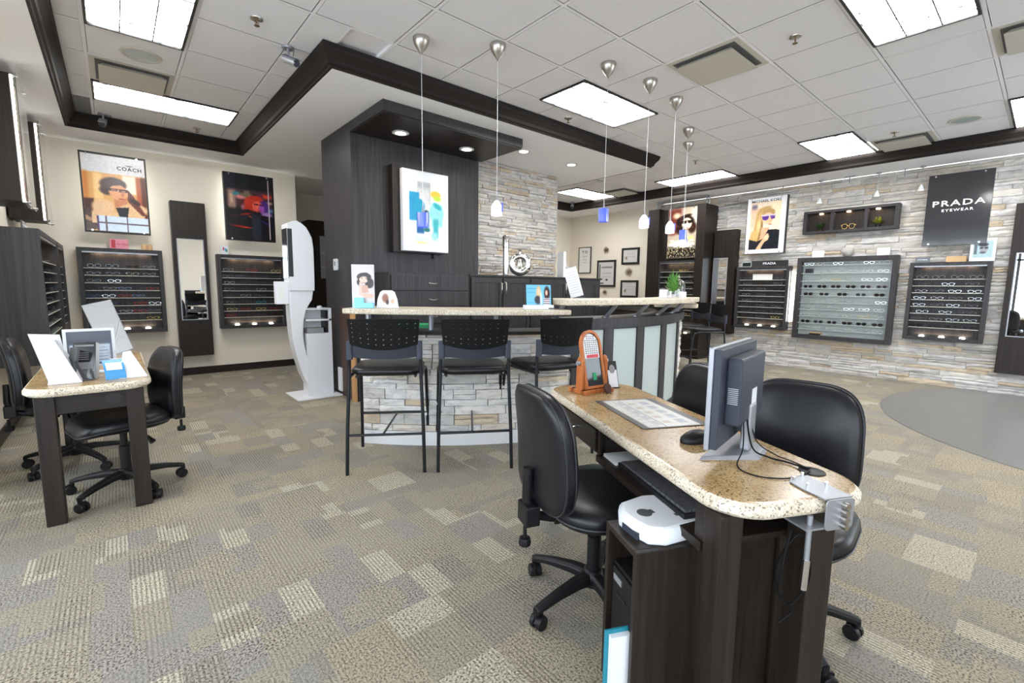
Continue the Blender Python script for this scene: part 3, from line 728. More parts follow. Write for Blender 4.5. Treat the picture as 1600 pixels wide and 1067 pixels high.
ledge_in(isl, pl_bar, rad(35.3)*RB, .118, .915, 300, mid_rank, seed=21, hmin=.045, hmax=.085, lmin=.10, lmax=.42, dmin=.02, dmax=.045)
m = MB(); ring(m, 2.62, 2.94, -141.6, -106, .915, .94, 14); m.build('bar_ledge', 'espresso_h', isl)
m = MB(); ring(m, 2.62, 2.66, -141.6, -106, .0, .915, 14); m.build('inner_panel', 'espresso', isl)
# reception section
m = MB(); ring(m, 2.62, 2.88, -106, -10, 0, .94, 30); m.build('reception_base', 'espresso', isl)
m = MB(); ring(m, 2.60, 2.95, -106.3, -10, .955, 1.035, 40); m.build('rail', 'charcoal', isl, smooth=40)
st = [(-106.2, -104.7), (-99.4, -97.2), (-90.7, -88.4), (-81.5, -78.9), (-70.6, -68.6)]
for a0, a1 in st:
    m = MB(); ring(m, 2.88, 2.93, a0, a1, 0, .955, 3); m.build('stile', 'charcoal', isl)
pan = [(-104.7, -99.4), (-97.2, -90.7), (-88.4, -81.5), (-78.9, -70.6)]
for a0, a1 in pan:
    m = MB(); ring(m, 2.88, 2.915, a0, a1, 0.10, .935, 4); m.build('frosted_panel', 'frosted', isl)
    m = MB(); ring(m, 2.88, 2.928, a0, a1, 0, .10, 4); m.build('panel_rail', 'charcoal', isl)
    m = MB(); ring(m, 2.88, 2.928, a0, a1, .935, .955, 4); m.build('panel_rail', 'charcoal', isl)
def pl_rec(s, z):
    a = rad(-68.5)+s/2.885; return T(RB*math.cos(a), RB*math.sin(a), z) @ rotz(a+PI/2)
ledge_in(isl, pl_rec, rad(40)*RB, .0, .955, 110, lambda t: -t[0], seed=31, hmin=.05, hmax=.085, lmin=.12, lmax=.4)
# brackets under the upper slab
for a in (-108.8, -98.2, -89.8, -81.0, -71.6, -62):
    ar = rad(a); m = MB(); m.M = rotz(ar)
    m.tube([(2.86, 0, 1.03), (3.0, 0, 1.16)], .019, 10); m.cyl((2.86, 0, 1.035), (2.86, 0, 1.045), .03)
    m.build('bracket', 'silver', isl, smooth=60)
# bar slab posts
for a in (-141, -130, -119):
    ar = rad(a); m = MB(); m.M = rotz(ar); m.cyl((2.78, 0, .94), (2.78, 0, 1.08), .022); m.build('post', 'silver', isl, smooth=60)
def slab(name, label, r0, r1, a0, a1, z0, z1, rc=.05):
    t = thing(name, label, 'countertop', (IC[0], IC[1], 0))
    n = 40; pts = []
    # rounded-corner ring outline in polar space
    o = [(r1, a0+rc/r1*57.3), (r1, a1-rc/r1*57.3)]
    out = arc(0, 0, r1, a0+rc/r1*57.3, a1-rc/r1*57.3, n)
    e1 = arc(0, 0, (r1-rc*.3), a1-rc*.3/r1*57.3, a1-rc*.3/r1*57.3, 0)
    e2 = arc(0, 0, (r1-rc), a1, a1, 0); inn = arc(0, 0, r0, a1, a0, n); e3 = arc(0, 0, r1-rc, a0, a0, 0); e4 = arc(0, 0, r1-rc*.3, a0+rc*.3/r1*57.3, a0, 0)[:1]
    poly = out+e1+e2+inn+e3+e4
    m = MB(); m.cur = 0; m.prism(poly, z0, z1)
    m.build('slab', 'granite_edge', t, bev=.008)
    return t
slab('bar_countertop', 'pale granite bar countertop in front of the three perforated-back stools', 2.62, 3.13, -142, -108.3, 1.083, 1.123)
slab('reception_countertop', 'higher pale granite reception countertop above the frosted panels', 2.66, 3.11, -109.9, -60, 1.158, 1.206)
slab('far_bar_countertop', 'pale granite countertop at the far right end of the island, below the reception top', 2.62, 3.10, -66, -5, 1.085, 1.13)
# inner work desk
wd = thing('work_desk', 'low curved work desk behind the reception countertop', 'desk', (IC[0], IC[1], 0))
m = MB(); ring(m, 2.0, 2.60, -139, -15, .72, .75, 40); m.build('desktop', 'granite_edge', wd)
m = MB(); 
for a in (-138, -110, -80, -50, -20): ring(m, 2.05, 2.59, a, a+1, 0, .72, 2)
m.build('supports', 'espresso', wd)
def polar(r, a, z=0): return (IC[0]+r*math.cos(rad(a)), IC[1]+r*math.sin(rad(a)), z)
o = thing('green_box', 'green and white carton under the bar counter behind the first stool', 'box', polar(2.42, -135.5, .75), rad(-135.5+90))
MB().box(-.16, .16, -.1, .1, 0, .21).build('carton', 'green', o, bev=.003); MB().box(.06, .14, -.105, -.1, .04, .13).build('label', 'white', o)
o = thing('desk_phone', 'black phone on the work desk behind the right end of the bar counter', 'phone', polar(2.45, -113, .75), rad(-113+90))
MB().add([(-.1, -.1, 0), (.1, -.1, 0), (.1, .1, 0), (-.1, .1, 0), (-.1, -.1, .10), (.1, -.1, .10), (.1, .1, .03), (-.1, .1, .03)], [(0, 3, 2, 1), (4, 5, 6, 7), (0, 1, 5, 4), (2, 3, 7, 6), (1, 2, 6, 5), (3, 0, 4, 7)]).build('base', 'black_plastic', o, bev=.006)
MB().tube([(-.07, -.09, .13), (-.07, 0, .12), (-.07, .09, .06)], [.024, .016, .024], 8).build('handset', 'black_plastic', o, smooth=50)
o = thing('desktop_screen', 'small black screen glimpsed between reception counter brackets', 'monitor', polar(2.3, -84, .75), rad(-84+90))
MB().box(-.13, .13, -.015, .015, .08, .36).build('panel', 'black', o, bev=.004); MB().box(-.03, .03, -.02, .03, 0, .10).build('stand', 'black_plastic', o); MB().box(-.09, .09, -.07, .07, 0, .012).build('foot', 'black_plastic', o)
o = thing('paper_tray', 'white paper tray on the work desk under the reception countertop', 'tray', polar(2.35, -74, .75), rad(-74+90))
MB().box(-.16, .16, -.11, .11, .20, .215).build('sheet_stack', 'paper', o); MB().box(-.17, .17, -.12, .12, 0, .2).build('tray', 'darkgrey', o, bev=.004)
o = thing('paper_pile', 'white papers lying on the far right granite countertop', 'paper', polar(2.86, -62.5, 1.131), rad(-20))
MB().box(-.15, .15, -.1, .1, 0, .022).build('stack', 'paper', o)

# ================================================================ BAR STOOLS
def make_stool(name, label, group):
    t = thing(name, label, 'bar stool', group=group)
    # seat
    m = MB(); rings = []
    for z, s_ in ((.675, .90), (.690, .985), (.705, 1), (.718, .985), (.728, .93), (.733, .7), (.735, .3)):
        rings.append([(x*s_, y*s_, z + .012*(2*x)**2) for x, y in rrect(.49, .46, .10, 5)])
    m.loft(rings); m.build('seat', 'leather', t, smooth=60)
    W2 = .262
    for sx in (-1, 1):
        m = MB(); m.tube([(sx*W2, -.285, 0), (sx*.256, -.265, .30), (sx*.242, -.235, .66), (sx*.240, -.235, .80), (sx*.240, -.25, .915)], .0125, 10); m.build('leg', 'black_metal', t, smooth=50)
        m = MB(); m.tube([(sx*.262, .29, 0), (sx*.256, .265, .35), (sx*.250, .235, .62), (sx*.248, .205, .665), (sx*.243, .15, .675), (sx*.240, -.235, .675)], .0125, 10); m.build('leg', 'black_metal', t, smooth=50)
    m = MB(); m.tube([(-.258, -.268, .275), (.258, -.268, .275)], .0095, 8); m.build('foot_bar', 'black_metal', t, smooth=50)
    m = MB(); m.tube([(-.257, .27, .285), (.257, .27, .285)], .0105, 8); m.build('foot_bar', 'black_metal', t, smooth=50)
    m = MB(); m.tube([(-.02, -.268, .275), (.02, .27, .285)], .008, 8); m.build('stretcher', 'black_metal', t, smooth=50)
    m = MB()
    for sx in (-1, 1): m.tube([(sx*.20, -.2, .672), (sx*.20, .2, .672)], .01, 6)
    m.build('seat_frame', 'black_metal', t)
    # lumbar band: curved in plan
    def yb(x): return -.245 - .035*(1-(x/.25)**2)
    m = MB(); n = 12; r0 = []; 
    for i in range(n+1):
        x = -.215+.43*i/n; dip = .045*(1-(x/.215)**2)
        y = yb(x); r0.append([(x, y, .815-.012*(1-(x/.215)**2)), (x, y, .925-dip*.8), (x, y+.012, .925-dip*.8), (x, y+.012, .815-.012*(1-(x/.215)**2))])
    m.loft(r0); m.build('lumbar_band', 'stool_grey', t, smooth=40)
    for sx in (-1, 1):
        m = MB(); m.M = T(sx*.232, -.247, 0); m.prism(rrect(.042, .036, .012, 3), .80, .925); m.build('bracket', 'grey_plastic', t, smooth=40)
    # perforated back panel: open square holes
    m = MB(); NX, NZ = 19, 12; idx = {}
    def hw(z): return .222+(z-.88)*.08
    xs = []
    for i in range(10): xs += [i-.11, i+.11]
    for side, dy in ((0, 0), (1, .008)):
        pass
    cx = [-.5] + sorted([k+d for k in range(9) for d in (-.085, .085)]) + [8.5]
    cz = [0] + sorted([k+d for k in range(1, 6) for d in (-.085, .085)]) + [6]
    def P_(i, j, dy):
        u = (cx[i]+.5)/9*2-1; q = cz[j]/6
        bot = .925-.045*.8*(1-u*u)*1.05-.02; top = 1.075+.004*(1-u*u); z = bot+(top-bot)*q
        x = u*hw(z); return (x, yb(min(.24, max(-.24, x)))-.014+dy - .03*(z-.9)*2, z)
    nx, nz = len(cx), len(cz); vs = [P_(i, j, 0) for j in range(nz) for i in range(nx)] + [P_(i, j, .010) for j in range(nz) for i in range(nx)]
    O = nx*nz; fs = []
    def hole(i, j): return i % 2 == 1 and 1 <= i <= 17 and j % 2 == 1 and 1 <= j <= 9
    for j in range(nz-1):
        for i in range(nx-1):
            a, b, c, d = j*nx+i, j*nx+i+1, (j+1)*nx+i+1, (j+1)*nx+i
            if hole(i, j):
                for p, q in ((a, b), (b, c), (c, d), (d, a)): fs.append((q, p, p+O, q+O))
            else: fs.append((a, b, c, d)); fs.append((d+O, c+O, b+O, a+O))
    bd = [i for i in range(nx)] + [j*nx+nx-1 for j in range(1, nz)] + [(nz-1)*nx+i for i in range(nx-2, -1, -1)] + [j*nx for j in range(nz-2, 0, -1)]
    for k in range(len(bd)): p, q = bd[k], bd[(k+1) % len(bd)]; fs.append((q, p, p+O, q+O))
    m.add(vs, fs); m.build('backrest', 'stool_mesh', t)
    return t
ST = [((1.505, 3.135), 57.0, 'black perforated-back bar stool at the left end of the bar counter'),
      ((2.015, 2.805), 59, 'black perforated-back bar stool in the middle of the three at the bar'),
      ((2.585, 2.585), 79, 'black perforated-back bar stool partly hidden by the front desk and office chair'),
      ((6.72, 3.42), 143, 'nearer of two black bar stools at the far right side of the island'),
      ((7.25, 3.95), 150, 'farther of two black bar stools at the far right side of the island')]
s0 = make_stool('bar_stool', ST[0][2], 'perforated-back bar stools')
for k, ((x, y), a, lb) in enumerate(ST):
    o = s0 if k == 0 else copy_tree(s0)
    o.location = (x, y, 0); o.rotation_euler = (0, 0, rad(a-90)); o['label'] = lb

# ================================================================ OFFICE CHAIRS
def make_office_chair(name, label, group):
    t = thing(name, label, 'office chair', group=group)
    m = MB(); m.lathe([(0, .075), (.035, .075), (.05, .10), (.052, .125), (.036, .145), (.03, .15), (0, .15)], 20); m.build('base_hub', 'black_plastic', t, smooth=50)
    for k in range(5):
        a = rad(28+72*k); ca, sa = math.cos(a), math.sin(a)
        m = MB(); m.M = rotz(a); rings = []
        for r, z, w, h in ((.02, .118, .030, .022), (.10, .118, .026, .019), (.20, .104, .021, .015), (.27, .088, .018, .013), (.30, .078, .017, .013)):
            rings.append([(r, y*w, z+zz*h) for y, zz in ((-1, -1), (1, -1), (1, .4), (.55, 1), (-.55, 1), (-1, .4))])
        m.loft(rings); arm = m.build('base_arm', 'black_plastic', t, smooth=40, bev=.003)
        m = MB(); m.M = rotz(a) @ T(.295, 0, 0) @ rotz(rad(40+50*k))
        m.cyl((0, 0, .05), (0, 0, .085), .011, 8); m.M = m.M @ T(.012, 0, .029)
        m.tube([(0, -.026, 0), (0, -.022, 0), (0, -.006, 0)], [.025, .0285, .0285], 14); m.tube([(0, .006, 0), (0, .022, 0), (0, .026, 0)], [.0285, .0285, .025], 14)
        m.loft([[(-.024, -.005, .0), (.0, -.005, .036), (.022, -.005, .03), (.02, -.005, 0)], [(-.024, .005, .0), (.0, .005, .036), (.022, .005, .03), (.02, .005, 0)]])
        m.build('caster', 'black_plastic', arm, smooth=40)
    m = MB(); m.lathe([(0, .14), (.028, .14), (.028, .29), (.019, .295), (.019, .40), (0, .40)], 18); m.build('gas_column', 'black_plastic', t, smooth=40)
    m = MB(); m.box(-.075, .075, -.10, .07, .385, .43); m.build('mechanism', 'black_plastic', t, bev=.008)
    m = MB(); m.tube([(.06, -.02, .40), (.14, -.02, .395), (.19, -.01, .375), (.24, 0, .365)], [.006, .006, .010, .016], 8); m.build('lever', 'black_plastic', t, smooth=60)
    m = MB(); m.tube([(-.06, -.05, .40), (-.14, -.06, .385), (-.18, -.08, .35), (-.20, -.09, .33)], [.006, .006, .012, .018], 8); m.build('lever', 'black_plastic', t, smooth=60)
    # seat
    m = MB(); rings = []
    def seat_o(s_): return [(x*s_, y*s_*(1.0)) for x, y in rrect(.49, .46, .15, 7)]
    for z, s_ in ((.425, .88), (.432, .96), (.45, 1.0), (.475, 1.0), (.492, .965), (.502, .88), (.505, .6), (.500, .25)):
        rings.append([(x, y+.01, z-(.035*max(0, (y-.10)/.13)**2 if y > .10 else 0)) for x, y in seat_o(s_)])
    m.loft(rings); m.build('seat', 'leather', t, smooth=70)
    m = MB(); m.tube([(x*1.005, y*1.005+.01, .452-(.035*max(0, (y-.10)/.13)**2 if y > .10 else 0)) for x, y in rrect(.49, .46, .15, 7)+[rrect(.49, .46, .15, 7)[0]]], .004, 5, cap=False); m.build('piping', 'leather_seam', t, smooth=70)
    # back support bar
    m = MB(); m.tube([(0, -.08, .41), (0, -.20, .405), (0, -.285, .43), (0, -.305, .50), (0, -.30, .62)], .02, 8); m.build('back_bar', 'black_plastic', t, smooth=50)
    m = MB(); m.box(-.045, .045, -.325, -.265, .40, .48); m.build('back_bracket', 'black_plastic', t, bev=.006)
    m = MB()
    m.tube([(0, -.31, .385), (0, -.31, .335)], .008, 8); m.lathe([(0, .305), (.022, .31), (.026, .325), (.022, .34), (0, .345)], 8, (0, -.31)); m.build('knob', 'black_plastic', t, smooth=30)
    # backrest: outline in x,z lofted along y with curvature
    def back_pt(x, z, y):
        return (x, -.235 + y - .05*((z-.70)/.22)**2*(.5 if z > .7 else .3) + .10*x*x*3.0 - .06*(z-.52), z)
    out = []
    H2 = .225; cz_ = .70
    for k in range(44):
        a = 2*PI*k/44; ca, sa = math.cos(a), math.sin(a); ex = .52
        out.append((.215*math.copysign(abs(ca)**ex, ca)*(1-.07*sa), cz_+H2*math.copysign(abs(sa)**ex, sa)))
    m = MB(); rings = []
    for y, s_ in ((-.040, .0), (-.040, .45), (-.038, .80), (-.033, .93), (-.022, .985), (-.008, 1.0), (.010, 1.0), (.024, .985), (.036, .93), (.044, .80), (.050, .45), (.052, .0)):
        s_ = max(s_, .02); rings.append([back_pt(x*s_, cz_+(z-cz_)*s_, y) for x, z in out])
    m.loft(rings); m.build('backrest', 'leather', t, smooth=70)
    for yy in (-.018, .018):
        m = MB(); m.tube([back_pt(x*1.0, z, yy) for x, z in out+[out[0]]], .0035, 5, cap=False); m.build('piping', 'leather_seam', t, smooth=70)
    return t
OC = [((1.43, 1.13), -20, 'black leather office chair left of the front granite desk, facing its keyboard shelf'),
      ((1.86, .60), 186, 'black leather office chair right of the front desk near the cable grommet'),
      ((1.98, 1.20), 153, 'black leather office chair mostly hidden behind the computer monitor'),
      ((-.02, 3.68), 194, 'black leather office chair tucked in on the right of the small left table'),
      ((-.285, 4.44), 2, 'black leather office chair on the left of the small left table, by the wall')]
c0 = make_office_chair('office_chair', OC[0][2], 'black leather office chairs')
for k, ((x, y), a, lb) in enumerate(OC):
    o = c0 if k == 0 else copy_tree(c0)
    o.location = (x, y, 0); o.rotation_euler = (0, 0, rad(a-90)); o['label'] = lb
    for ch in o.children:              # each five-star base is turned its own way
        if ch.name.split('.')[0] == 'base_arm': ch.rotation_euler = (0, 0, rad((40, 36, 0, 20, 0)[k]))
    if k == 3:
        for ch in o.children:      # this chair's backrest is set lower
            if ch.type == 'MESH' and min(v[2] for v in ch.bound_box) > .46 and ch.name.split('.')[0] in ('backrest', 'piping'): ch.location.z = -.045

# ================================================================ DESKS
def granite_top(t, w, l, zt, th=.045, r=.13):
    pts = rrect(w, l, r, 8); m = MB(); rings = []
    prof = [(zt-th, .012), (zt-th*.72, .0), (zt-th*.35, -.0), (zt-.010, .004), (zt-.002, .012), (zt, .020)]
    for z, ins in prof:
        f = [(x-math.copysign(min(ins, abs(x)), x)*min(1, abs(x)/(w/2)*1.0), y-math.copysign(ins, y)*min(1, abs(y)/(l/2))) for x, y in pts]
        rings.append([(x, y, z) for x, y in f])
    m.cur = 1; m.loft(rings[:5], cap=False); n = len(pts)
    m.cur = 1; m.add(rings[0], [tuple(range(n-1, -1, -1))])
    m.cur = 0; m.loft([rings[4], rings[5]], cap=False); m.add(rings[5], [tuple(range(n))])
    return m.build('tabletop', ['granite', 'granite_edge'], t, smooth=50)
DA = rad(63.5)      # desk long axis; local +y = long axis, local +x = to the right (v)
desk = thing('reception_desk', 'narrow front desk with speckled tan granite top and dark wood legs', 'desk', (.446*1.675+.895*1.055, .895*1.675-.446*1.055, 0), DA-PI/2)
# local: x = v-1.055, y = u-1.675
granite_top(desk, .50, 1.50, .752)
def lg(x0, x1, y0, y1): box('leg', x0, x1, y0, y1, 0, .705, 'espresso', desk, bev=.004)
lg(-.235, -.165, -.70, -.63); lg(.045, .13, -.715, -.635); lg(-.225, -.145, .60, .68); lg(.12, .20, .60, .68)
m = MB(); m.box(-.215, -.195, .07, .62, .585, .705); m.build('apron', 'espresso_h', desk)
d = box('drawer', -.232, -.215, .10, .58, .60, .695, 'espresso_h', desk, bev=.002)
m = MB(); m.tube([(-.232, .29, .655), (-.258, .30, .65), (-.262, .345, .645), (-.258, .39, .65), (-.232, .40, .655)], .004, 6); m.build('handle', 'chrome', d, smooth=60)
m = MB(); m.box(-.225, .20, -.62, .09, .575, .592); m.build('keyboard_shelf', 'espresso_h', desk)
m = MB(); m.box(.19, .205, -.63, .62, .575, .705); m.box(-.225, -.21, -.62, -.58, .575, .705); m.box(-.225, .2, .07, .085, .59, .705); m.build('frame_rail', 'espresso_h', desk)
box('shelf_lip', -.235, -.222, -.62, .08, .565, .592, 'espresso_h', desk)
def desk_pt(x, y, z): 
    a = DA-PI/2; L = desk.location; return (L.x+x*math.cos(a)-y*math.sin(a), L.y+x*math.sin(a)+y*math.cos(a), z)
kb = thing('keyboard', 'black keyboard on the shelf under the front granite desk', 'keyboard', desk_pt(-.13, -.28, .592), DA-PI/2)
MB().box(-.075, .075, -.22, .22, 0, .018).build('body', 'black_plastic', kb, bev=.004)
m = MB()
for i in range(5):
    for j in range(15): m.box(-.065+i*.026, -.043+i*.026, -.21+j*.028, -.186+j*.028, .018, .026)
m.build('keys', 'darkgrey', kb)['kind'] = 'stuff'
o = thing('notebook', 'white paper pad on the shelf under the front desk beside the keyboard', 'notepad', desk_pt(-.14, -.0, .592), DA-PI/2)
MB().box(-.07, .07, -.05, .06, 0, .012).build('pages', 'paper', o)

# ---- cpu stand
cs = thing('computer_stand', 'dark wood computer stand on the floor behind the near leg of front desk', 'stand', (0, 0, 0), DA-PI/2)
cs.location = desk_pt(0, 0, 0)
x0, x1, ya, yb_ = -.395, .095, -.555, -.36
m = MB(); m.box(x0, x1, ya, ya+.018, 0, .541); m.build('side_panel', 'espresso', cs, bev=.002)
m = MB(); m.box(x0, x1, yb_-.018, yb_, 0, .541); m.build('side_panel', 'espresso', cs, bev=.002)
m = MB(); m.box(x0, x1, ya+.018, yb_-.018, .523, .541); m.build('top_panel', 'espresso_h', cs)
m = MB(); m.box(x0+.02, x1, ya+.018, yb_-.018, .05, .068); m.build('bottom_panel', 'espresso_h', cs)
m = MB(); m.box(x1, x1+.03, ya-.01, yb_+.01, 0.02, .56); m.build('back_panel', 'espresso', cs, bev=.002)
m = MB(); m.box(x0+.20, x0+.212, ya+.018, yb_-.018, .07, .52); m.build('inner_panel', 'redbrown', cs)
pc = thing('computer_tower', 'black computer tower inside the dark stand under the front desk', 'computer', desk_pt(-.385, -.457, .068), DA-PI/2)
MB().box(.01, .40, -.075, .070, 0, .35).build('case', 'black_plastic', pc, bev=.004); MB().box(.002, .01, -.068, .062, .01, .34).build('front_panel', 'black_plastic', pc, bev=.002)
MB().box(-.002, .002, -.03, .03, .26, .268).build('drive_slot', 'black', pc); MB().box(-.001, .002, .0, .05, .30, .32).build('badge', 'silver', pc)
fo = thing('folder', 'blue folder with white papers standing at the open side of the stand', 'folder', desk_pt(-.405, -.515, 0), DA-PI/2)
MB().box(-.055, .05, .006, .012, .0, .275).build('cover', 'teal', fo); MB().box(-.042, .05, -.012, .006, .0, .262).build('papers', 'paper', fo)
# white lens device on the stand
dv = thing('lens_meter', 'white tabletop device with grey icons lying on the computer stand', 'device', desk_pt(-.245, -.435, .5415), DA-PI/2+rad(8))
out = [(-.12, -.02), (-.105, -.075), (-.06, -.10), (.09, -.095), (.13, -.05), (.13, .10), (.02, .13), (-.08, .11), (-.12, .05)]
m = MB(); m.loft([[(x, y, 0) for x, y in out], [(x*1.02, y*1.02, .018) for x, y in out], [(x, y, .035) for x, y in out], [(x*.92, y*.9, .052) for x, y in out]]); m.build('body', 'white', dv, bev=.006, smooth=40)
m = MB(); m.prism([(p[0]-.055, p[1]+.01) for p in arc(0, 0, .024, 0, 360, 20)[:-1]], .051, .0535); m.box(-.033, -.022, -.001, .021, .051, .0535)
for (a, b) in ((.045, -.035), (.065, .045)): m.box(a-.007, a+.007, b-.020, b+.020, .051, .0535); m.box(a-.018, a+.018, b-.007, b+.007, .051, .0535)
m.build('icon', 'darkgrey', dv)
m = MB(); m.box(-.124, -.112, -.045, .03, .004, .024); m.build('grip', 'grey_plastic', dv)

# ---- things on the front desk
mn = thing('monitor', 'grey-backed computer monitor seen nearly edge-on on the granite desk', 'monitor', (1.38, .655, .752), rad(9))
m = MB(); m.box(0, .43, -.022, .0, .05, .365); m.build('display_body', 'grey_plastic', mn, bev=.003)
m = MB(); m.box(-.004, .434, 0, .016, .045, .37); m.build('bezel', 'silver', mn, bev=.003)
m = MB(); m.box(.012, .418, .0161, .018, .065, .355); m.build('screen', 'black_gloss', mn)
m = MB(); m.box(.06, .36, -.068, -.022, .12, .335); bk = m.build('rear_housing', 'grey_plastic', mn, bev=.006)
m = MB()
for k in range(9): m.box(.0585, .061, -.060, -.030, .19+k*.006, .193+k*.006)
for k in range(3): m.box(.0588, .36, -.0605-.0, -.0600, .335, .336)
m.build('vent_slots', 'silver', bk)
m = MB(); m.box(.20, .26, -.0695, -.068, .16, .22); m.build('sticker', 'white', bk)
m = MB(); m.box(.18, .25, -.075, -.045, .012, .17); m.build('stand_column', 'silver', mn, bev=.006)
m = MB(); m.loft([[(.02, .035, 0), (.155, -.115, 0), (.275, -.115, 0), (.41, .035, 0)], [(.035, .03, .010), (.165, -.105, .013), (.265, -.105, .013), (.395, .03, .010)]]); m.build('stand_foot', 'silver', mn, bev=.002)
mo = thing('mouse', 'black computer mouse left of the monitor stand', 'mouse', (1.56, .79, .752), rad(70)); mo.scale = (1.2, 1.2, 1.2)
m = MB(); rings = []
for z, s_ in ((0, .95), (.008, 1), (.016, .96), (.026, .80), (.033, .5), (.035, .1)):
    rings.append([(x*s_, y*s_*(1-.1*z/.035)-(.006 if z > .02 else 0), z) for x, y in [(.03*math.cos(2*PI*k/20), .055*math.sin(2*PI*k/20)) for k in range(20)]])
m.loft(rings); m.build('body', 'black_plastic', mo, smooth=60)
# desk mat
mat_c = [(1.752, 1.400), (2.002, 1.255), (1.800, .855), (1.528, .996)]
cx_, cy_ = 1.77, 1.126
dm = thing('desk_mat', 'laminated dark-edged price chart mat lying on the granite desk', 'mat', (cx_, cy_, .7535), DA-PI/2)
MB().prism(rrect(.30, .455, .004, 2), 0, .0015).build('backing', 'darkgrey', dm)
P = Paint(.30, .455, 60, (.25, .24, .25))
P.rect(.10, .88, .02, .97, (.80, .80, .78)); P.rect(.24, .25, .03, .96, (.45, .45, .5)); P.rect(.36, .38, .03, .95, (.45, .45, .5))
for k in range(5): P.rect(.64, .78, .10+.16*k, .22+.16*k, (.62, .64, .68)); P.rect(.42, .54, .12+.16*k, .19+.16*k, (.70, .66, .60)); P.rect(.27, .34, .08+.17*k, .2+.17*k, (.66, .67, .68))
for k in range(9): P.rect(.12, .23, .06+.1*k, .065+.1*k, (.55, .55, .55))
o = P.build('printed_sheet', dm, -.15, -.2275, 0, 'print', M=Matrix(((1, 0, 0, 0), (0, 0, 1, 0), (0, 1, 0, .0018), (0, 0, 0, 1))))
# wooden framed tilting display
lm = thing('tilting_lens_display', 'orange wood framed tilting mirror display with rows of lens dots, on granite desk', 'display', (1.895, 1.55, .752), rad(-8)); lm.scale = (.84, .95, .97)
m = MB(); m.box(-.115, .115, -.05, -.02, 0, .022); m.box(-.115, .115, .03, .06, 0, .022); m.box(-.115, -.085, -.07, .08, 0, .022); m.box(.085, .115, -.07, .08, 0, .022)
m.build('base', 'orange_wood', lm, bev=.003)
for sx in (-1, 1):
    m = MB(); m.M = T(sx*.098, 0, 0); pts = [(-.026, .02), (.026, .02), (.022, .175), (.012, .197), (-.012, .197), (-.022, .175)]
    n = len(pts); m.add([(-.010, y, z) for y, z in pts]+[(.010, y, z) for y, z in pts], [tuple(range(n-1, -1, -1)), tuple(range(n, 2*n))]+[(i, (i+1) % n, n+(i+1) % n, n+i) for i in range(n)])
    m.build('post', 'orange_wood', lm, bev=.003)
    m = MB(); m.cyl((sx*.108, 0, .165), (sx*.124, 0, .165), .013, 14); m.build('knob', 'silver', lm, smooth=40)
tilt = Matrix.Translation((0, .0, .165)) @ Matrix.Rotation(rad(-14), 4, 'X')
def fo_(w, h0, h1): return [(-w, h0), (w, h0), (w, h1-w)]+[(w*math.cos(rad(a)), h1-w+w*math.sin(rad(a))) for a in range(15, 180, 15)]+[(-w, h1-w)]
outer = fo_(.084, -.145, .175); inner = fo_(.068, -.130, .159)
m = MB(); m.M = tilt; n = len(outer)
vs = [(x, -.01, z) for x, z in outer]+[(x, -.01, z) for x, z in inner]+[(x, .012, z) for x, z in outer]+[(x, .012, z) for x, z in inner]
fs = []
for i in range(n): j = (i+1) % n; fs += [(i, j, n+j, n+i), (2*n+i, 3*n+i, 3*n+j, 2*n+j), (i, 2*n+i, 2*n+j, j), (n+i, n+j, 3*n+j, 3*n+i)]
m.add(vs, fs); fr_ = m.build('frame', 'orange_wood', lm, bev=.002)
m = MB(); m.M = tilt; m.xz(inner, .0, .010); m.build('mirror_glass', 'black_gloss', lm)
m = MB(); m.M = tilt; up = [(-.06, .02), (.06, .02), (.06, .095)]+[(.06*math.cos(rad(a)), .095+.058*math.sin(rad(a))) for a in range(15, 180, 15)]+[(-.06, .095)]
m.xz(up, -.003, -.0002); card = m.build('lens_card', 'white', lm)
m = MB(); m.M = tilt
for i in range(6):
    for j in range(9):
        x, z = -.045+.018*i, .048+.0115*j
        if abs(x) > math.sqrt(max(0, .058**2-max(0, z-.095)**2))-.008: continue
        m.xz([(x-.005, z-.0035), (x+.005, z-.0035), (x+.005, z+.0035), (x-.005, z+.0035)], -.0045, -.003)
m.build('lens_dots', 'gf_tort', card)
m = MB(); m.M = tilt; m.box(-.045, .05, -.0046, -.003, .022, .040); m.build('label_band', 'red', card)
m = MB(); m.M = tilt; m.box(-.012, .014, -.0035, -.0005, -.10, -.06); m.build('sticker', 'green', lm)
m = MB(); m.M = T(.055, -.075, .027) @ Matrix.Rotation(rad(-20), 4, 'X'); m.xz([(.028*math.cos(rad(a)), .028*math.sin(rad(a))) for a in range(0, 360, 20)], -.006, .006); m.build('round_tag', 'redbrown', lm, bev=.001)
cd = thing('standing_card', 'small white card on black stand beside the orange wood display', 'card', (2.06, 1.53, .752), rad(-22))
m = MB(); m.M = Matrix.Rotation(rad(-18), 4, 'X'); m.box(-.032, .032, -.004, 0, 0, .15); m.build('backing', 'black', cd); 
m = MB(); m.M = Matrix.Rotation(rad(-18), 4, 'X'); m.box(-.028, .028, -.0055, -.004, .004, .10); m.build('card_face', 'white', cd)
m = MB(); m.M = Matrix.Rotation(rad(-18), 4, 'X'); m.xz([(.018*math.cos(rad(a)), .105+.024*math.sin(rad(a))) for a in range(0, 360, 24)], -.0075, -.0055); m.build('round_mark', 'grey', cd)
m = MB(); m.box(-.034, .034, -.01, .05, 0, .006); m.build('foot', 'black', cd)
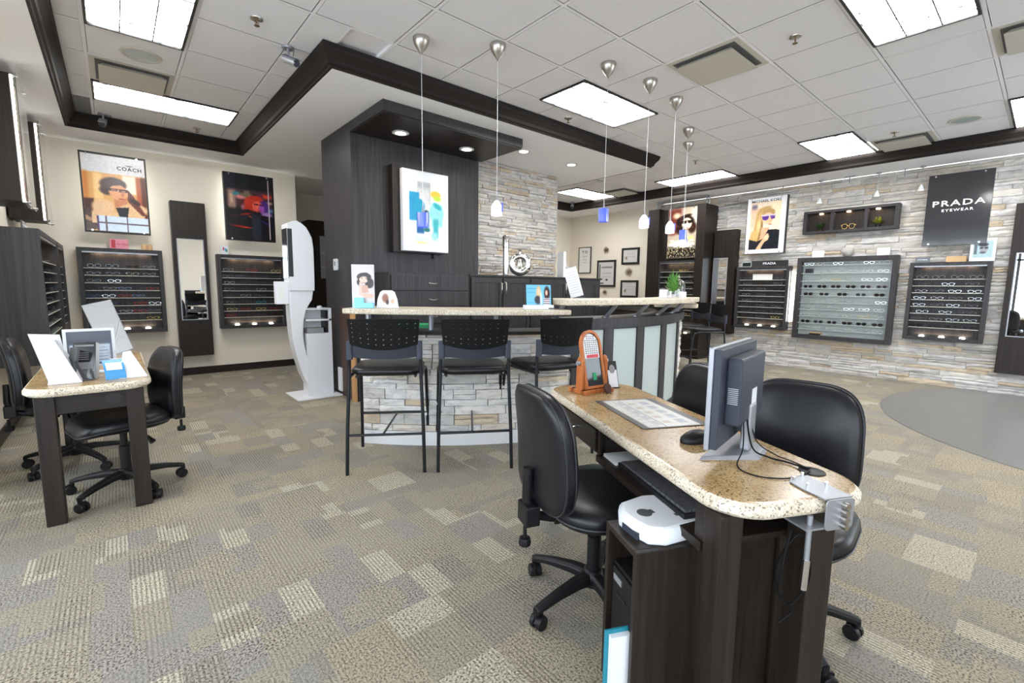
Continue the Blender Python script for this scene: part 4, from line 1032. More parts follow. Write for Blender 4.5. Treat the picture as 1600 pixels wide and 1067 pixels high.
# grommet, cables, clamp bracket
gm = thing('cable_grommet', 'round black cable grommet near the right end of granite desk', 'grommet', (1.575, .425, .752))
m = MB(); m.lathe([(0, 0), (.036, 0), (.036, .003), (.030, .005), (0, .005)], 24); m.build('cap', 'black_plastic', gm, smooth=40)
def cable(label, pts, r=.0022, cat='cable', name='cable', n=40):
    P_ = [Vector(p) for p in pts]; out = []
    for i in range(len(P_)-1):
        p0, p1, p2, p3 = P_[max(i-1, 0)], P_[i], P_[i+1], P_[min(i+2, len(P_)-1)]
        for k in range(8):
            t = k/8; out.append(.5*((2*p1)+(-p0+p2)*t+(2*p0-5*p1+4*p2-p3)*t*t+(-p0+3*p1-3*p2+p3)*t**3))
    out.append(P_[-1]); m = MB(); m.tube(out, r, 6); return tag(m.build(name, 'cable', smooth=60), label, cat)
zc = .7555
cable('black cable curving from monitor toward viewer and on to the grommet', [(1.53, .62, .93), (1.50, .60, .80), (1.43, .585, zc+.002), (1.40, .52, zc), (1.44, .46, zc), (1.51, .43, zc), (1.555, .425, zc+.004)])
cable('black cable from the monitor back arching straight to the grommet', [(1.60, .63, .90), (1.60, .60, .80), (1.61, .545, .765), (1.61, .49, zc+.001), (1.59, .45, zc+.001), (1.578, .432, zc+.004)])
cable('thicker black cable beside the straight one from monitor to grommet', [(1.56, .625, .92), (1.555, .595, .79), (1.575, .55, .762), (1.588, .50, zc+.002), (1.575, .455, zc+.004), (1.568, .432, zc+.006)], r=.003)
br = thing('clamp_bracket', 'silver metal clamp bracket with four round knobs on the desk corner', 'bracket', (1.457, .345, 0), math.atan2(-.446, .895)+0)
# local: x = v direction, y = u direction
u_ = .446*1.457+.895*.345; v_ = .895*1.457-.446*.345
def bl(u, v): return (v-v_, u-u_)
m = MB(); pts = [bl(.985, 1.08), bl(1.03, 1.085), bl(1.06, 1.12), bl(1.055, 1.175), bl(.915, 1.175), bl(.915, 1.085)]
m.prism(pts, .753, .757); m.build('top_plate', 'silver', br, bev=.001)
m = MB(); y0 = .915-u_; m.M = T(0, y0, 0)
pp_ = rrect(.092, .085, .012, 4, cx=1.13-v_, cy=.713); m.xz(pp_, -.006, -.002); m.build('face_plate', 'silver', br, bev=.001)
for k in range(4):
    m = MB(); zz = .74-.019*k; m.cyl((1.13-v_+.008, y0-.006, zz), (1.13-v_+.008, y0-.022, zz), .0085, 10); m.build('knob', 'nickel', br, smooth=40)
m = MB()
for (uu, vv) in ((1.03, 1.10), (1.05, 1.15), (.985, 1.10), (.98, 1.16)): a = bl(uu, vv); m.cyl((a[0], a[1], .757), (a[0], a[1], .770), .004, 8)
m.build('bolt', 'chrome', br, smooth=40)
m = MB(); m.box(1.03-v_, 1.10-v_, y0-.002, y0+.08, .674, .680); m.build('lower_plate', 'silver', br)
m = MB(); a = (1.062-v_, y0+.02); m.cyl((a[0], a[1], .56), (a[0], a[1], .705), .007, 10); m.build('clamp_screw', 'silver', br, smooth=40)
m = MB(); m.cyl((a[0]-.003, a[1], .495), (a[0], a[1], .58), .0095, 12); m.build('clamp_handle', 'chrome', br, smooth=40)
bx_, by_ = desk_pt(-.02, -.73, 0)[0:2]
cable('black cable hanging in loops below the silver clamp bracket', [desk_pt(-.03, -.72, .66), desk_pt(-.05, -.72, .56), desk_pt(-.045, -.71, .47), desk_pt(.0, -.71, .43), desk_pt(.045, -.72, .50), desk_pt(.03, -.72, .60), desk_pt(-.01, -.72, .64), desk_pt(-.05, -.70, .54), desk_pt(-.02, -.70, .44), desk_pt(.02, -.70, .40), desk_pt(-.02, -.69, .36)], r=.003)
cable('thin black cable low beside the back panel of the computer stand', [desk_pt(.13, -.50, .34), desk_pt(.17, -.52, .28), desk_pt(.14, -.50, .20), desk_pt(.20, -.45, .22), desk_pt(.22, -.4, .24)], r=.003)

# ---- left table
lt = thing('side_table', 'small granite-topped dark table with two office chairs at the left', 'table', (-.137, 4.07, 0))
granite_top(lt, .53, 1.55, .752)
for (x0, y0) in ((-.222, -.72), (.145, -.72), (-.222, .62), (.145, .62)): box('leg', x0, x0+.08, y0, y0+.08, 0, .705, 'espresso', lt, bev=.004)
m = MB(); m.box(-.145, .148, -.70, -.68, .60, .705); m.box(.19, .21, -.64, .62, .60, .705); m.box(-.21, -.19, -.64, .62, .60, .705); m.box(-.145, .148, .66, .68, .60, .705); m.build('apron', 'espresso_h', lt)
m = MB(); m.M = T(.09, -.70, .655); m.xz([(.036*math.cos(rad(a)), .028*math.sin(rad(a))) for a in range(0, 360, 20)], -.004, 0); m.build('cable_hole', 'black', lt)
ZTT = .753
def at(x, y): return (x, y, ZTT)
# leaning mirror
mr = thing('tabletop_mirror', 'rectangular tabletop mirror leaning at the far end of the left table', 'mirror', (.0, 4.62, ZTT), rad(3))
tl = Matrix.Rotation(rad(-14), 4, 'X')
m = MB(); m.M = tl @ Matrix.Rotation(rad(-15), 4, 'Y'); m.box(-.088, .088, 0, .008, .01, .42); m.build('frame', 'silver', mr)
m = MB(); m.M = tl @ Matrix.Rotation(rad(-15), 4, 'Y'); m.box(-.083, .083, -.0015, 0, .015, .415); m.build('glass', 'mirror', mr)
m = MB(); m.box(-.07, .07, -.02, .12, 0, .01); m.tube([(0, .07, .19), (0, .10, .008)], .006, 6); m.build('stand', 'silver', mr)
# brochures and holders
def leaning(name, label, cat, loc, rz, w, h, lean, matf, mats='white', th=.004, roll=0):
    t = thing(name, label, cat, loc, rz); M_ = Matrix.Rotation(rad(-lean), 4, 'X') @ Matrix.Rotation(rad(roll), 4, 'Y')
    m = MB(); m.M = M_; m.box(-w/2, w/2, 0, th, 0, h); m.build('panel', mats, t)
    if matf: 
        m = MB(); m.M = M_; m.box(-w/2+.008, w/2-.008, -.0015, 0, .01, h-.01); m.build('face', matf, t)
    m = MB(); m.M = T(0, 0, 0); m.add([(-w/2, 0, 0), (w/2, 0, 0), (w/2, h*math.sin(rad(lean))*.95+.05, 0), (-w/2, h*math.sin(rad(lean))*.95+.05, 0), (-w/2, 0, .006), (w/2, 0, .006), (w/2, h*math.sin(rad(lean))*.95+.05, .006), (-w/2, h*math.sin(rad(lean))*.95+.05, .006)], [(0, 3, 2, 1), (4, 5, 6, 7), (0, 1, 5, 4), (2, 3, 7, 6), (1, 2, 6, 5), (3, 0, 4, 7)]); m.build('foot', mats, t)
    return t
# white triangular sign seen from its side
ws = thing('tent_sign', 'white folded tent sign at the front left corner of the left table', 'sign', at(-.245, 3.47), rad(0))
m = MB(); m.add([(-.06, -.05, 0), (.075, -.05, 0), (-.02, -.02, .235), (-.055, .10, 0), (.085, .10, 0), (-.015, .07, .235)], [(0, 1, 2), (5, 4, 3), (0, 3, 4, 1), (1, 4, 5, 2), (2, 5, 3, 0)]); m.build('folded_card', 'white', ws)
m = MB(); m.add([(-.12, .02, .27), (.0, .02, .26), (.03, .02, .05), (-.06, .02, .0), (-.12, .03, .27), (.0, .03, .26), (.03, .03, .05), (-.06, .03, .0)], [(0, 1, 2, 3), (7, 6, 5, 4), (0, 4, 5, 1), (1, 5, 6, 2), (2, 6, 7, 3), (3, 7, 4, 0)]); m.build('back_sheet', 'white', ws)
m = MB(); m.tube([(.055, -.055, .12), (.085, -.06, .02)], .008, 6); m.build('pen_clip', 'black', ws)
bf = thing('brochure_holder', 'clear holder of dark brochures in the middle of the left table front', 'brochure holder', at(-.165, 3.49), rad(-14))
m = MB(); m.M = Matrix.Rotation(rad(-16), 4, 'X')
for k in range(5): m.box(-.05, .05, .012*k, .012*k+.007, .004, .215)
m.build('brochures', 'paper', bf)['kind'] = 'stuff'
m = MB(); m.M = Matrix.Rotation(rad(-16), 4, 'X'); m.box(-.05, .05, -.003, 0, .004, .215); fr2 = m.build('front_brochure', 'black_gloss', bf)
m = MB(); m.M = Matrix.Rotation(rad(-16), 4, 'X'); m.box(-.042, .042, -.0045, -.003, .19, .20); m.box(-.042, .042, -.0045, -.003, .06, .10)
for k in range(4): m.box(-.042, .02, -.0045, -.003, .115+.012*k, .119+.012*k)
m.build('print', 'grey', fr2)
m = MB(); m.box(-.054, .054, -.012, -.010, .0, .06); m.box(-.054, .054, -.012, .12, 0, .003); m.build('holder', 'acrylic', bf)
dk = leaning('dark_booklet', 'dark narrow booklet standing between the tent sign and the brochures', 'booklet', at(-.228, 3.46), rad(-66), .08, .19, 12, None, 'darkgrey', .012)
wf = thing('picture_stand', 'white picture frame with a printed sheet standing on the left table', 'frame', at(-.135, 3.72), rad(5))
m = MB(); m.box(-.115, .115, 0, .015, .04, .055); m.box(-.115, .115, 0, .015, .255, .27); m.box(-.115, -.10, 0, .015, .055, .255); m.box(.10, .115, 0, .015, .055, .255); m.box(-.08, .08, -.03, .06, 0, .008); m.box(-.02, .02, .0, .01, 0, .04); m.build('frame', 'white', wf)
P = Paint(.2, .2, 40, (.35, .37, .42)); P.rect(.05, .95, .05, .6, (.75, .80, .86)); 
for k in range(5): P.rect(.1, .9, .12+.09*k, .14+.09*k, (.5, .55, .62))
P.build('sheet', wf, -.1, .055, .006, 'print')
ac = thing('acrylic_card_holder', 'clear acrylic card holder beside the white frame on the left table', 'card holder', at(-.02, 3.66), rad(0))
m = MB(); m.box(-.04, .04, -.002, .002, 0, .14); m.box(-.04, .04, -.04, -.037, 0, .06); m.box(-.04, .04, -.04, .04, 0, .004); m.build('holder', 'acrylic', ac)
m = MB(); m.box(-.032, .032, -.03, -.01, .005, .09); m.build('cards', 'paper', ac)
bc = thing('blue_price_card', 'curved blue and white price card standing on the left table front', 'card', at(-.03, 3.47), rad(4))
m = MB(); n = 8; rings = []
for k in range(n+1):
    a = rad(80*k/n); y, z = -.05+.075*(1-math.cos(a)), .10*math.sin(a)*1.05
    rings.append([(-.045-.01*k/n, y, z), (.045-.01*k/n, y, z), (.045-.01*k/n, y+.003, z+.001), (-.045-.01*k/n, y+.003, z+.001)])
m.loft(rings); m.build('card', 'blue', bc, smooth=40)
m = MB(); rings = []
for k in range(3, 7):
    a = rad(80*k/n); y, z = -.05+.075*(1-math.cos(a)), .10*math.sin(a)*1.05
    rings.append([(-.035-.01*k/n, y-.002, z), (.035-.01*k/n, y-.002, z)])
m.loft(rings, cap=False, closed=False); m.build('print', 'white', bc)
wt = thing('white_tent_card', 'white tent card at the front right corner of the left table', 'sign', at(.045, 3.49), 0)
m = MB(); m.add([(-.06, -.07, 0), (.07, -.06, 0), (.06, .06, 0), (-.06, .06, 0), (-.035, -.01, .145), (.0, .0, .15)], [(0, 1, 5, 4), (1, 2, 5), (2, 3, 4, 5), (3, 0, 4), (0, 3, 2, 1)]); m.build('folded_card', 'white', wt)

# ================================================================ KIOSK
ks = thing('measuring_kiosk', 'tall white curved photo kiosk with screen and side tablet beside the tower', 'kiosk', (1.73, 5.60, 0))
m = MB(); m.box(-.26, .24, -.24, .26, 0, .016); m.build('base_plate', 'white', ks, bev=.004)
neck = [((-.26, 1.23), (-.005, 1.23)), ((-.26, 1.15), (-.02, 1.13)), ((-.26, 1.05), (-.085, 1.03)), ((-.26, .95), (-.12, .90)), ((-.255, .82), (-.131, .78)), ((-.247, .70), (-.131, .69)), ((-.23, .58), (-.122, .60)), ((-.21, .48), (-.105, .50)),
        ((-.158, .28), (-.044, .29)), ((-.10, .14), (.02, .15)), ((-.06, .016), (.09, .016))]
m = MB(); rings = [[(a[0], -.09, a[1]), (b[0], -.09, b[1]), (b[0], .09, b[1]), (a[0], .09, a[1])] for a, b in neck]
m.loft(rings); m.build('curved_column', 'white', ks, smooth=35, bev=.006)
hd = [(-.26, 1.23), (.006, 1.23), (.010, 1.45), (.010, 1.71), (-.003, 1.82), (-.03, 1.88), (-.062, 1.935), (-.11, 1.975), (-.158, 1.998), (-.20, 1.99), (-.262, 1.957)]
m = MB(); m.xz(hd, -.11, .11); m.build('head', 'white', ks, bev=.006, smooth=30)
m = MB(); m.box(-.266, -.260, -.095, .095, 1.37, 1.91); m.build('screen', 'black_gloss', ks)
m = MB(); m.box(-.262, -.215, -.1125, -.110, 1.385, 1.905); m.build('screen_edge', 'black', ks)
m = MB(); m.box(-.39, -.26, -.06, .03, 1.08, 1.33); tb = m.build('side_tablet', 'white', ks, bev=.006); m = MB(); m.box(-.37, -.30, -.062, -.060, 1.13, 1.28); m.build('tablet_panel', 'offwhite', tb)
# rear cabinet with shelf openings
m = MB(); m.box(-.10, .185, -.10, .10, .016, .74); m.box(-.10, .185, .08, .10, .74, 1.02); m.box(-.10, .185, -.10, .10, 1.015, 1.03); m.box(-.10, .185, -.10, .08, .885, .905); m.box(.155, .185, -.10, .08, .74, 1.015); m.build('cabinet', 'white', ks)
m = MB(); m.box(-.08, .10, -.08, .06, .74, .80); m.build('printer', 'grey', ks, bev=.004); m = MB(); m.box(.12, .150, -.08, .07, .745, .88); m.box(.12, .150, -.08, .07, .91, 1.0); m.build('inner_divider', 'black', ks)
o = thing('mouse_and_cable', 'small white mouse with tangled black cable on top of the kiosk cabinet', 'mouse', (1.80, 5.56, 1.031))
m = MB(); m.lathe([(0, .03), (.02, .028), (.032, .016), (.035, 0), (0, 0)], 16); m.build('mouse', 'white', o, smooth=60)
m = MB(); m.tube([(-.05+.04*math.cos(a*1.3), .02*math.sin(a*2.1), .01+.02*abs(math.sin(a*.9))) for a in np.linspace(0, 12, 60)], .004, 5); m.build('cable_tangle', 'cable', o)

# ================================================================ EYEWEAR
def ringpath(w, h, cx, n=14, ex=.7):
    return [(cx+w/2*math.copysign(abs(math.cos(2*PI*k/n))**ex, math.cos(2*PI*k/n)), h/2*math.copysign(abs(math.sin(2*PI*k/n))**ex, math.sin(2*PI*k/n))) for k in range(n)]
def glasses_mesh(name, lens, w=.052, h=.038, t=.0028, ex=.7):
    m = MB(); zc_ = h/2+.004
    for sx in (-1, 1):
        c = sx*.034; o = ringpath(w, h, c, 14, ex); i_ = ringpath(w-2*t, h-2*t, c, 14, ex); n = 14
        vs = [(x, -.002, z+zc_) for x, z in o]+[(x, -.002, z+zc_) for x, z in i_]+[(x, .002, z+zc_) for x, z in o]+[(x, .002, z+zc_) for x, z in i_]
        fs = []
        for k in range(n): j = (k+1) % n; fs += [(k, j, n+j, n+k), (k, 2*n+k, 2*n+j, j), (n+k, n+j, 3*n+j, 3*n+k), (2*n+k, 3*n+k, 3*n+j, 2*n+j)]
        m.cur = 0; m.add(vs, fs)
        if lens: m.cur = 1; m.add([(x, 0, z+zc_) for x, z in i_], [tuple(range(n))]); m.cur = 0
        m.box(min(sx*.058, sx*.067), max(sx*.058, sx*.067), -.002, .004, zc_+.004, zc_+.012)
        m.add([(sx*.067, .0, zc_+.005), (sx*.067, .0, zc_+.011), (sx*.062, .10, zc_+.009), (sx*.062, .10, zc_+.004), (sx*.060, .125, zc_-.008), (sx*.060, .125, zc_-.013),
               (sx*.070, .0, zc_+.005), (sx*.070, .0, zc_+.011), (sx*.065, .10, zc_+.009), (sx*.065, .10, zc_+.004), (sx*.063, .125, zc_-.008), (sx*.063, .125, zc_-.013)],
              [(0, 1, 2, 3), (3, 2, 4, 5), (9, 8, 7, 6), (11, 10, 8, 9), (1, 7, 8, 2), (0, 3, 9, 6), (2, 8, 10, 4), (3, 5, 11, 9)])
    m.box(-.009, .009, -.002, .002, zc_+.002, zc_+.006)
    return m.mesh(name, ['gf_black', 'lens_dark'] if lens else ['gf_black'])
GM = {False: glasses_mesh('eyeglasses', False), True: glasses_mesh('sunglasses', True, .058, .046, .005, .8)}
GSET = {'black': ('gf_black', False), 'tortoise': ('gf_tort', False), 'red': ('gf_red', False), 'blue': ('gf_blue', False), 'clear': ('gf_clear', False), 'silver': ('gf_silver', False),
        'yellow': ('gf_gold', False), 'teal': ('gf_teal', False), 'grey': ('gf_grey', False)}
def pair(kind, col, loc, rz, label, group):
    me = GM[kind == 'sunglasses']; o = bpy.data.objects.new(kind, me); COL.objects.link(o)
    o.location = loc; o.rotation_euler = (0, 0, rz); mat = GSET[col][0]
    o.material_slots[0].link = 'OBJECT'; o.material_slots[0].material = MATS[mat]
    return tag(o, label, 'sunglasses' if kind == 'sunglasses' else 'glasses', group)
def display(name, label, loc, rz, w, z0, z1, depth, shelves, rows, cabname, fw=.045, back=True, glass=False, shelfmat='shelf_glass', lights=(True, True), glint=0):
    """local: x right, z up, -y toward the viewer, wall plane at y=0. rows = list of lists of (kind, colour) or None"""
    t = thing(name, label, 'display cabinet', loc, rz, 'wall mounted eyewear displays')
    wm = 'charcoal'
    for sx in (-1, 1): box('side_panel', min(sx*w/2, sx*(w/2-fw)), max(sx*w/2, sx*(w/2-fw)), -depth, 0, z0, z1, wm, t, bev=.003)
    box('top_panel', -w/2+fw, w/2-fw, -depth, 0, z1-fw, z1, 'charcoal', t, bev=.002); box('bottom_panel', -w/2+fw, w/2-fw, -depth, 0, z0, z0+fw, 'charcoal', t, bev=.002)
    if back: box('back_panel', -w/2+fw, w/2-fw, -.068, -.056, z0+fw, z1-fw, 'charcoal' if not glass else 'backing_glass', t)
    iw = w/2-fw-.004
    if lights[0]:
        box('valance', -iw, iw, -depth+.006, -depth+.02, z1-fw-.018, z1-fw, 'silver', t)
        for k in range(3):
            m = MB(); x = -iw*.58+iw*.58*k; m.lathe([(0, z1-fw-.012), (.028, z1-fw-.012), (.030, z1-fw), (0, z1-fw)], 14, (x, -depth*.55)); m.build('puck_light', 'glow_warm', t)
            m = MB(); m.lathe([(0, z0+fw), (.030, z0+fw), (.024, z0+fw+.02), (0, z0+fw+.02)], 14, (x, -depth*.6)); m.build('puck_light', 'glow_lamp', t)
        for zz, sg in ((z1-fw-.02, 1), (z0+fw+.03, -1)):
            ld = bpy.data.lights.new('puck', 'AREA'); ld.shape = 'RECTANGLE'; ld.size = w*.7; ld.size_y = .05; ld.energy = .45; ld.color = (1, .70, .44)
            lo = bpy.data.objects.new('puck', ld); COL.objects.link(lo); lo.parent = t; lo.location = (0, -depth*.5, zz); lo.rotation_euler = (0 if sg > 0 else PI, 0, 0)
    M_ = Matrix.Translation(loc) @ rotz(rz)
    for si, zs in enumerate(shelves):
        m = MB(); m.box(-iw, iw, -depth+.025, -.07, zs-.005, zs); s_ = m.build('shelf', shelfmat, t)
        m = MB(); m.box(-iw, iw, -depth+.021, -depth+.025, zs-.006, zs+.001); m.build('shelf_edge', 'vent_beige' if not glass else 'frosted', s_)
        row = rows[si % len(rows)]; n = len(row)
        for k, it in enumerate(row):
            if it is None: continue
            kind, col = it; x = -iw+2*iw*(k+.5)/n+random.uniform(-.012, .012)
            p = M_ @ Vector((x, -depth+.045, zs+.0005))
            place = '%s from left on %s shelf of %s' % (ORD[k], ORD[si], cabname)
            pair(kind, col, p, rz+random.uniform(-.12, .12), '%s %s, %s' % (col, kind, place), 'pairs of glasses on the wall displays')
    return t
def E_(c): return ('eyeglasses', c)
def S_(c): return ('sunglasses', c)
zsL = [1.475, 1.385, 1.292, 1.198, 1.103, 1.005, .905, .812]
display('eyewear_display', 'lighted eyewear display under the poster of person in fur coat', (.092, YB, 0), 0, .834, .65, 1.722, .17, zsL,
        [[S_('black'), S_('black'), S_('tortoise'), E_('grey')], [E_('grey'), E_('black'), E_('silver'), E_('black')], [E_('black'), E_('silver'), E_('grey'), None],
         [E_('black'), E_('grey'), E_('blue'), E_('black'), E_('red')], [E_('blue'), E_('silver'), E_('red'), E_('blue'), E_('black')],
         [E_('black'), E_('blue'), E_('black'), E_('red'), E_('silver')], [E_('black'), E_('grey'), E_('silver'), E_('red'), E_('grey')], [E_('grey'), E_('grey'), E_('tortoise'), E_('yellow')]],
        'display under fur-coat poster')
display('eyewear_display', 'lighted eyewear display partly behind the white kiosk tablet', (1.57, YB, 0), 0, .884, .65, 1.714, .17, zsL,
        [[E_('silver'), E_('tortoise'), E_('red'), E_('tortoise'), E_('yellow')], [E_('silver'), E_('grey'), E_('tortoise'), E_('grey'), E_('silver')], [E_('silver'), E_('grey'), E_('grey'), E_('grey')],
         [E_('silver'), E_('grey'), E_('silver'), E_('grey')], [E_('grey'), E_('silver'), E_('silver'), E_('black')], [E_('silver'), E_('grey'), E_('teal'), E_('silver')],
         [E_('yellow'), E_('red'), E_('yellow'), E_('red')], [E_('red'), E_('tortoise'), E_('tortoise'), E_('tortoise')]],
        'display behind the kiosk tablet')
def ysl(y0, n, d): return [y0-d*k for k in range(n)]
# right wall: local x -> -Y
display('eyewear_display', 'lighted sunglasses display below the large dark sign with white letters', (XR, .938, 0), -PI/2, .81, .638, 1.703, .16, [1.475, 1.385, 1.29, 1.195, 1.10, 1.005, .905, .812],
        [[S_('black'), S_('black'), S_('black'), S_('black')], [E_('grey'), E_('silver'), E_('black')], [E_('silver'), E_('grey'), E_('silver'), E_('silver')], [E_('silver'), E_('silver'), E_('grey'), E_('silver')],
         [E_('silver'), E_('grey'), E_('silver'), E_('black')], [E_('silver'), E_('silver'), E_('grey')], [E_('grey'), E_('silver'), E_('clear'), E_('silver')], [S_('black'), S_('black'), S_('black'), S_('black')]],
        'display below the dark sign')
display('eyewear_display', 'lighted narrow eyewear display under the blonde person poster', (XR, 3.30, 0), -PI/2, .86, .63, 1.70, .16, [1.475, 1.385, 1.29, 1.195, 1.10, 1.005, .905, .812],
        [[E_('grey'), None, E_('grey')], [E_('silver'), E_('tortoise'), E_('silver')], [E_('silver'), E_('silver'), E_('black')], [E_('silver'), E_('silver'), E_('grey')],
         [E_('silver'), E_('silver'), E_('grey')], [E_('grey'), E_('silver'), E_('silver')], [E_('grey'), E_('silver'), E_('silver')], [E_('tortoise'), E_('silver'), E_('yellow')]],
        'display under blonde poster')
display('open_glass_display', 'large open glass-shelved display in the middle of the stone wall', (XR, 2.118, 0), -PI/2, 1.285, .525, 1.823, .17, [1.70, 1.575, 1.45, 1.34, 1.22, 1.11, 1.0, .89, .78, .68],
        [[E_('clear')]*6, [None, E_('clear'), E_('silver'), E_('clear'), E_('clear'), E_('silver')], [E_('clear'), E_('clear'), E_('yellow'), E_('clear'), E_('silver'), E_('clear')],
         [S_('grey'), S_('black'), S_('black'), S_('black'), S_('tortoise'), S_('tortoise')], [S_('black'), S_('grey'), S_('black'), S_('grey'), S_('black')], [E_('clear')]*6,
         [E_('clear'), E_('silver'), E_('clear'), E_('clear'), E_('clear'), E_('silver')], [E_('clear'), E_('clear'), E_('silver'), E_('clear'), E_('yellow'), E_('clear')],
         [S_('black'), S_('grey'), S_('grey'), S_('black'), S_('black'), S_('black')], [E_('silver'), E_('clear'), E_('clear'), E_('clear'), E_('silver'), E_('clear')]],
        'open display on stone wall', fw=.062, glass=True, lights=(False, False))
nl = thing('light_tube', 'vertical glowing light tube on the stone wall right of the narrow display', 'light', (XR-.08, 2.845, .78)); m = MB(); m.cyl((0, 0, 0), (0, 0, .84), .010, 10); m.build('tube', 'glow_strip', nl, smooth=60)
# tall unit
tu = thing('tall_display_unit', 'tall dark wood unit holding the curly-haired person poster at the end of stone wall', 'display unit', (XR, 4.78, 0), -PI/2)
box('side_panel', -.60, -.36, -.50, 0, 0, 2.84, 'espresso', tu, bev=.003); box('side_panel', .42, .58, -.50, 0, 0, 2.84, 'espresso', tu, bev=.003)
box('panel', -.36, .42, -.42, 0, 1.84, 2.82, 'espresso', tu); box('panel', -.36, .42, -.46, 0, 0, .42, 'espresso', tu, bev=.003)
for x in (-.5, .52):
    m = MB(); m.cyl((x, -.35, 2.84), (x, -.35, 3.0), .012, 8); m.cyl((x+.05, -.35, 2.84), (x+.05, -.35, 3.0), .012, 8); m.build('hanger_rod', 'silver', tu)
display('eyewear_display', 'lighted eyewear display inside the tall dark unit below curly-haired poster', (XR-.22, 4.75, 0), -PI/2, .776, .425, 1.835, .22, [1.63, 1.53, 1.42, 1.31, 1.20, 1.10, 1.0, .90, .80],
        [[E_('grey'), E_('tortoise'), E_('yellow'), E_('tortoise')], [None, E_('silver'), E_('grey'), E_('silver')], [E_('grey'), E_('silver'), E_('silver')], [E_('grey'), E_('silver'), E_('silver')], [E_('silver'), E_('grey'), E_('grey')],
         [E_('grey'), E_('silver'), E_('silver')], [E_('grey'), E_('grey'), E_('silver')], [E_('grey'), E_('tortoise'), E_('grey')], [E_('tortoise'), E_('tortoise'), E_('yellow')]],
        'display in the tall unit', fw=.03)
# displays on the left wall (seen almost edge on)
for (yc, w, lb, cn) in ((6.24, 1.58, 'nearer dark eyewear display on the left wall, seen from its side', 'nearer left-wall display'), (7.46, .76, 'farther dark eyewear display on the left wall near the corner', 'farther left-wall display')):
    display('eyewear_display', lb, (XL, yc, 0), PI/2, w, .60, 1.73, .34, zsL[:8], [[E_('silver'), E_('grey')] if 'nearer' in lb else [E_('silver')]], cn)

# ================================================================ POSTERS
def poster(name, label, loc, rz, w, h, depth, P, margin=(.02, .02), frame='black', standoff=True, mat='print', glow=None, pic_z=None, cat='poster', inner='black'):
    t = thing(name, label, cat, loc, rz)
    m = MB(); m.box(-w/2, w/2, -depth, -.09 if depth > .12 else -.02, 0, h); m.build('frame', frame, t, bev=.003)
    if depth > .12:
        m = MB(); m.box(-w/2+.16, w/2-.16, -.09, 0, .1, h-.1); m.build('wall_bracket', 'black', t)
    mx, mz = margin
    if P is not None: P.build('printed_sheet', t, -w/2+mx, mz if pic_z is None else pic_z, -depth-.0015, mat)
    if glow:
        for sx in glow:
            m = MB(); m.box(sx*(w/2-.12)-.008, sx*(w/2-.12)+.008, -.085, -.065, .06, h-.06); m.build('led_strip', 'glow_strip', t)
    if standoff:
        for x, z in ((-w/2+.07, h-.025), (w/2-.09, h-.025), (-w/2+.07, .022), (w/2-.07, .022)):
            m = MB(); m.cyl((x, -depth-.002, z), (x, -depth-.014, z), .011, 12); m.build('standoff', 'chrome', t, smooth=40)
    return t
# fur coat poster
W_, H_ = .60, .91
P = Paint(W_, H_, 96, (.86, .64, .38))
P.rect(0, 1, .77, 1, (.86, .86, .87), .004); P.rect(.40, 1, .77, .97, (.88, .87, .88), .02)
P.rect(.16, .30, .42, .77, (.95, .78, .52), .04); P.rect(0, .08, .4, .77, (.80, .50, .22), .06); P.rect(.62, .84, .52, .76, (.97, .90, .80), .03); P.rect(.84, 1.0, .2, .76, (.70, .36, .20), .03); P.rect(.92, 1.0, .15, .76, (.35, .17, .10), .03)
P.rect(0, .15, .14, .42, (.26, .12, .08), .02); P.poly([(0, .28), (.18, .30), (.2, .02), (0, .0)], (.30, .20, .15)); P.poly([(0, .2), (.2, .12), (.22, .08), (0, .14)], (.65, .5, .38))
P.ell(.47, .63, .21, .14, (.22, .12, .10), .12); P.ell(.38, .55, .13, .10, (.25, .14, .11), .2)
P.poly([(.46, .30), (.46, .46), (.68, .46), (.66, .30)], (.78, .50, .34)); P.ell(.54, .53, .145, .155, (.88, .62, .44), .08, -6); P.ell(.49, .65, .16, .05, (.24, .14, .12), .2, 8)
P.ell(.29, .32, .18, .16, (.90, .74, .56), .15); P.ell(.78, .31, .24, .12, (.88, .72, .54), .15); P.poly([(.1, .2), (.2, .42), (.42, .22), (.5, .18), (.5, .1), (.1, .1)], (.88, .73, .56)); P.rect(.1, .95, .14, .26, (.89, .73, .55), .03)
P.poly([(.48, .32), (.70, .34), (.66, .18), (.54, .18)], (.07, .05, .07))
P.rect(.40, .53, .545, .575, (.10, .05, .05), .01); P.rect(.56, .69, .535, .565, (.10, .05, .05), .01); P.rect(.38, .70, .565, .575, (.09, .05, .05), .006); P.rect(.43, .51, .552, .565, (.75, .52, .40), .006); P.rect(.585, .665, .542, .556, (.75, .52, .40), .006)
P.ell(.61, .50, .02, .035, (.76, .48, .34), .4); P.ell(.585, .445, .045, .012, (.62, .22, .18), .3)
P.poly([(.70, .58), (.78, .50), (.98, .24), (.90, .24), (.68, .42)], (.42, .20, .15)); P.ell(.80, .42, .10, .05, (.22, .11, .10), .2, -35)
P.rect(.17, 1, 0, .205, (.80, .86, .95), .003)
for x in (.30, .64): P.rect(x, x+.025, 0, .205, (.40, .33, .36), .003)
P.rect(.17, 1, .10, .12, (.40, .33, .36), .003); P.rect(.17, .2, 0, .2, (.3, .15, .35), .01)
pA = poster('poster', 'bright poster of person with glasses and cream fur coat on beige wall', (.09, YB, 1.913), 0, .635, .955, .17, P.noise(.03), (.0175, .02), glow=(-1, 1), mat='print_lit')
text_obj('COACH', .062, 'black', pA, (.15, -.1725, .795), bold=.0012, space=1.15)
text_obj('~oo~', .034, 'black', pA, (.15, -.1725, .838), bold=.001)
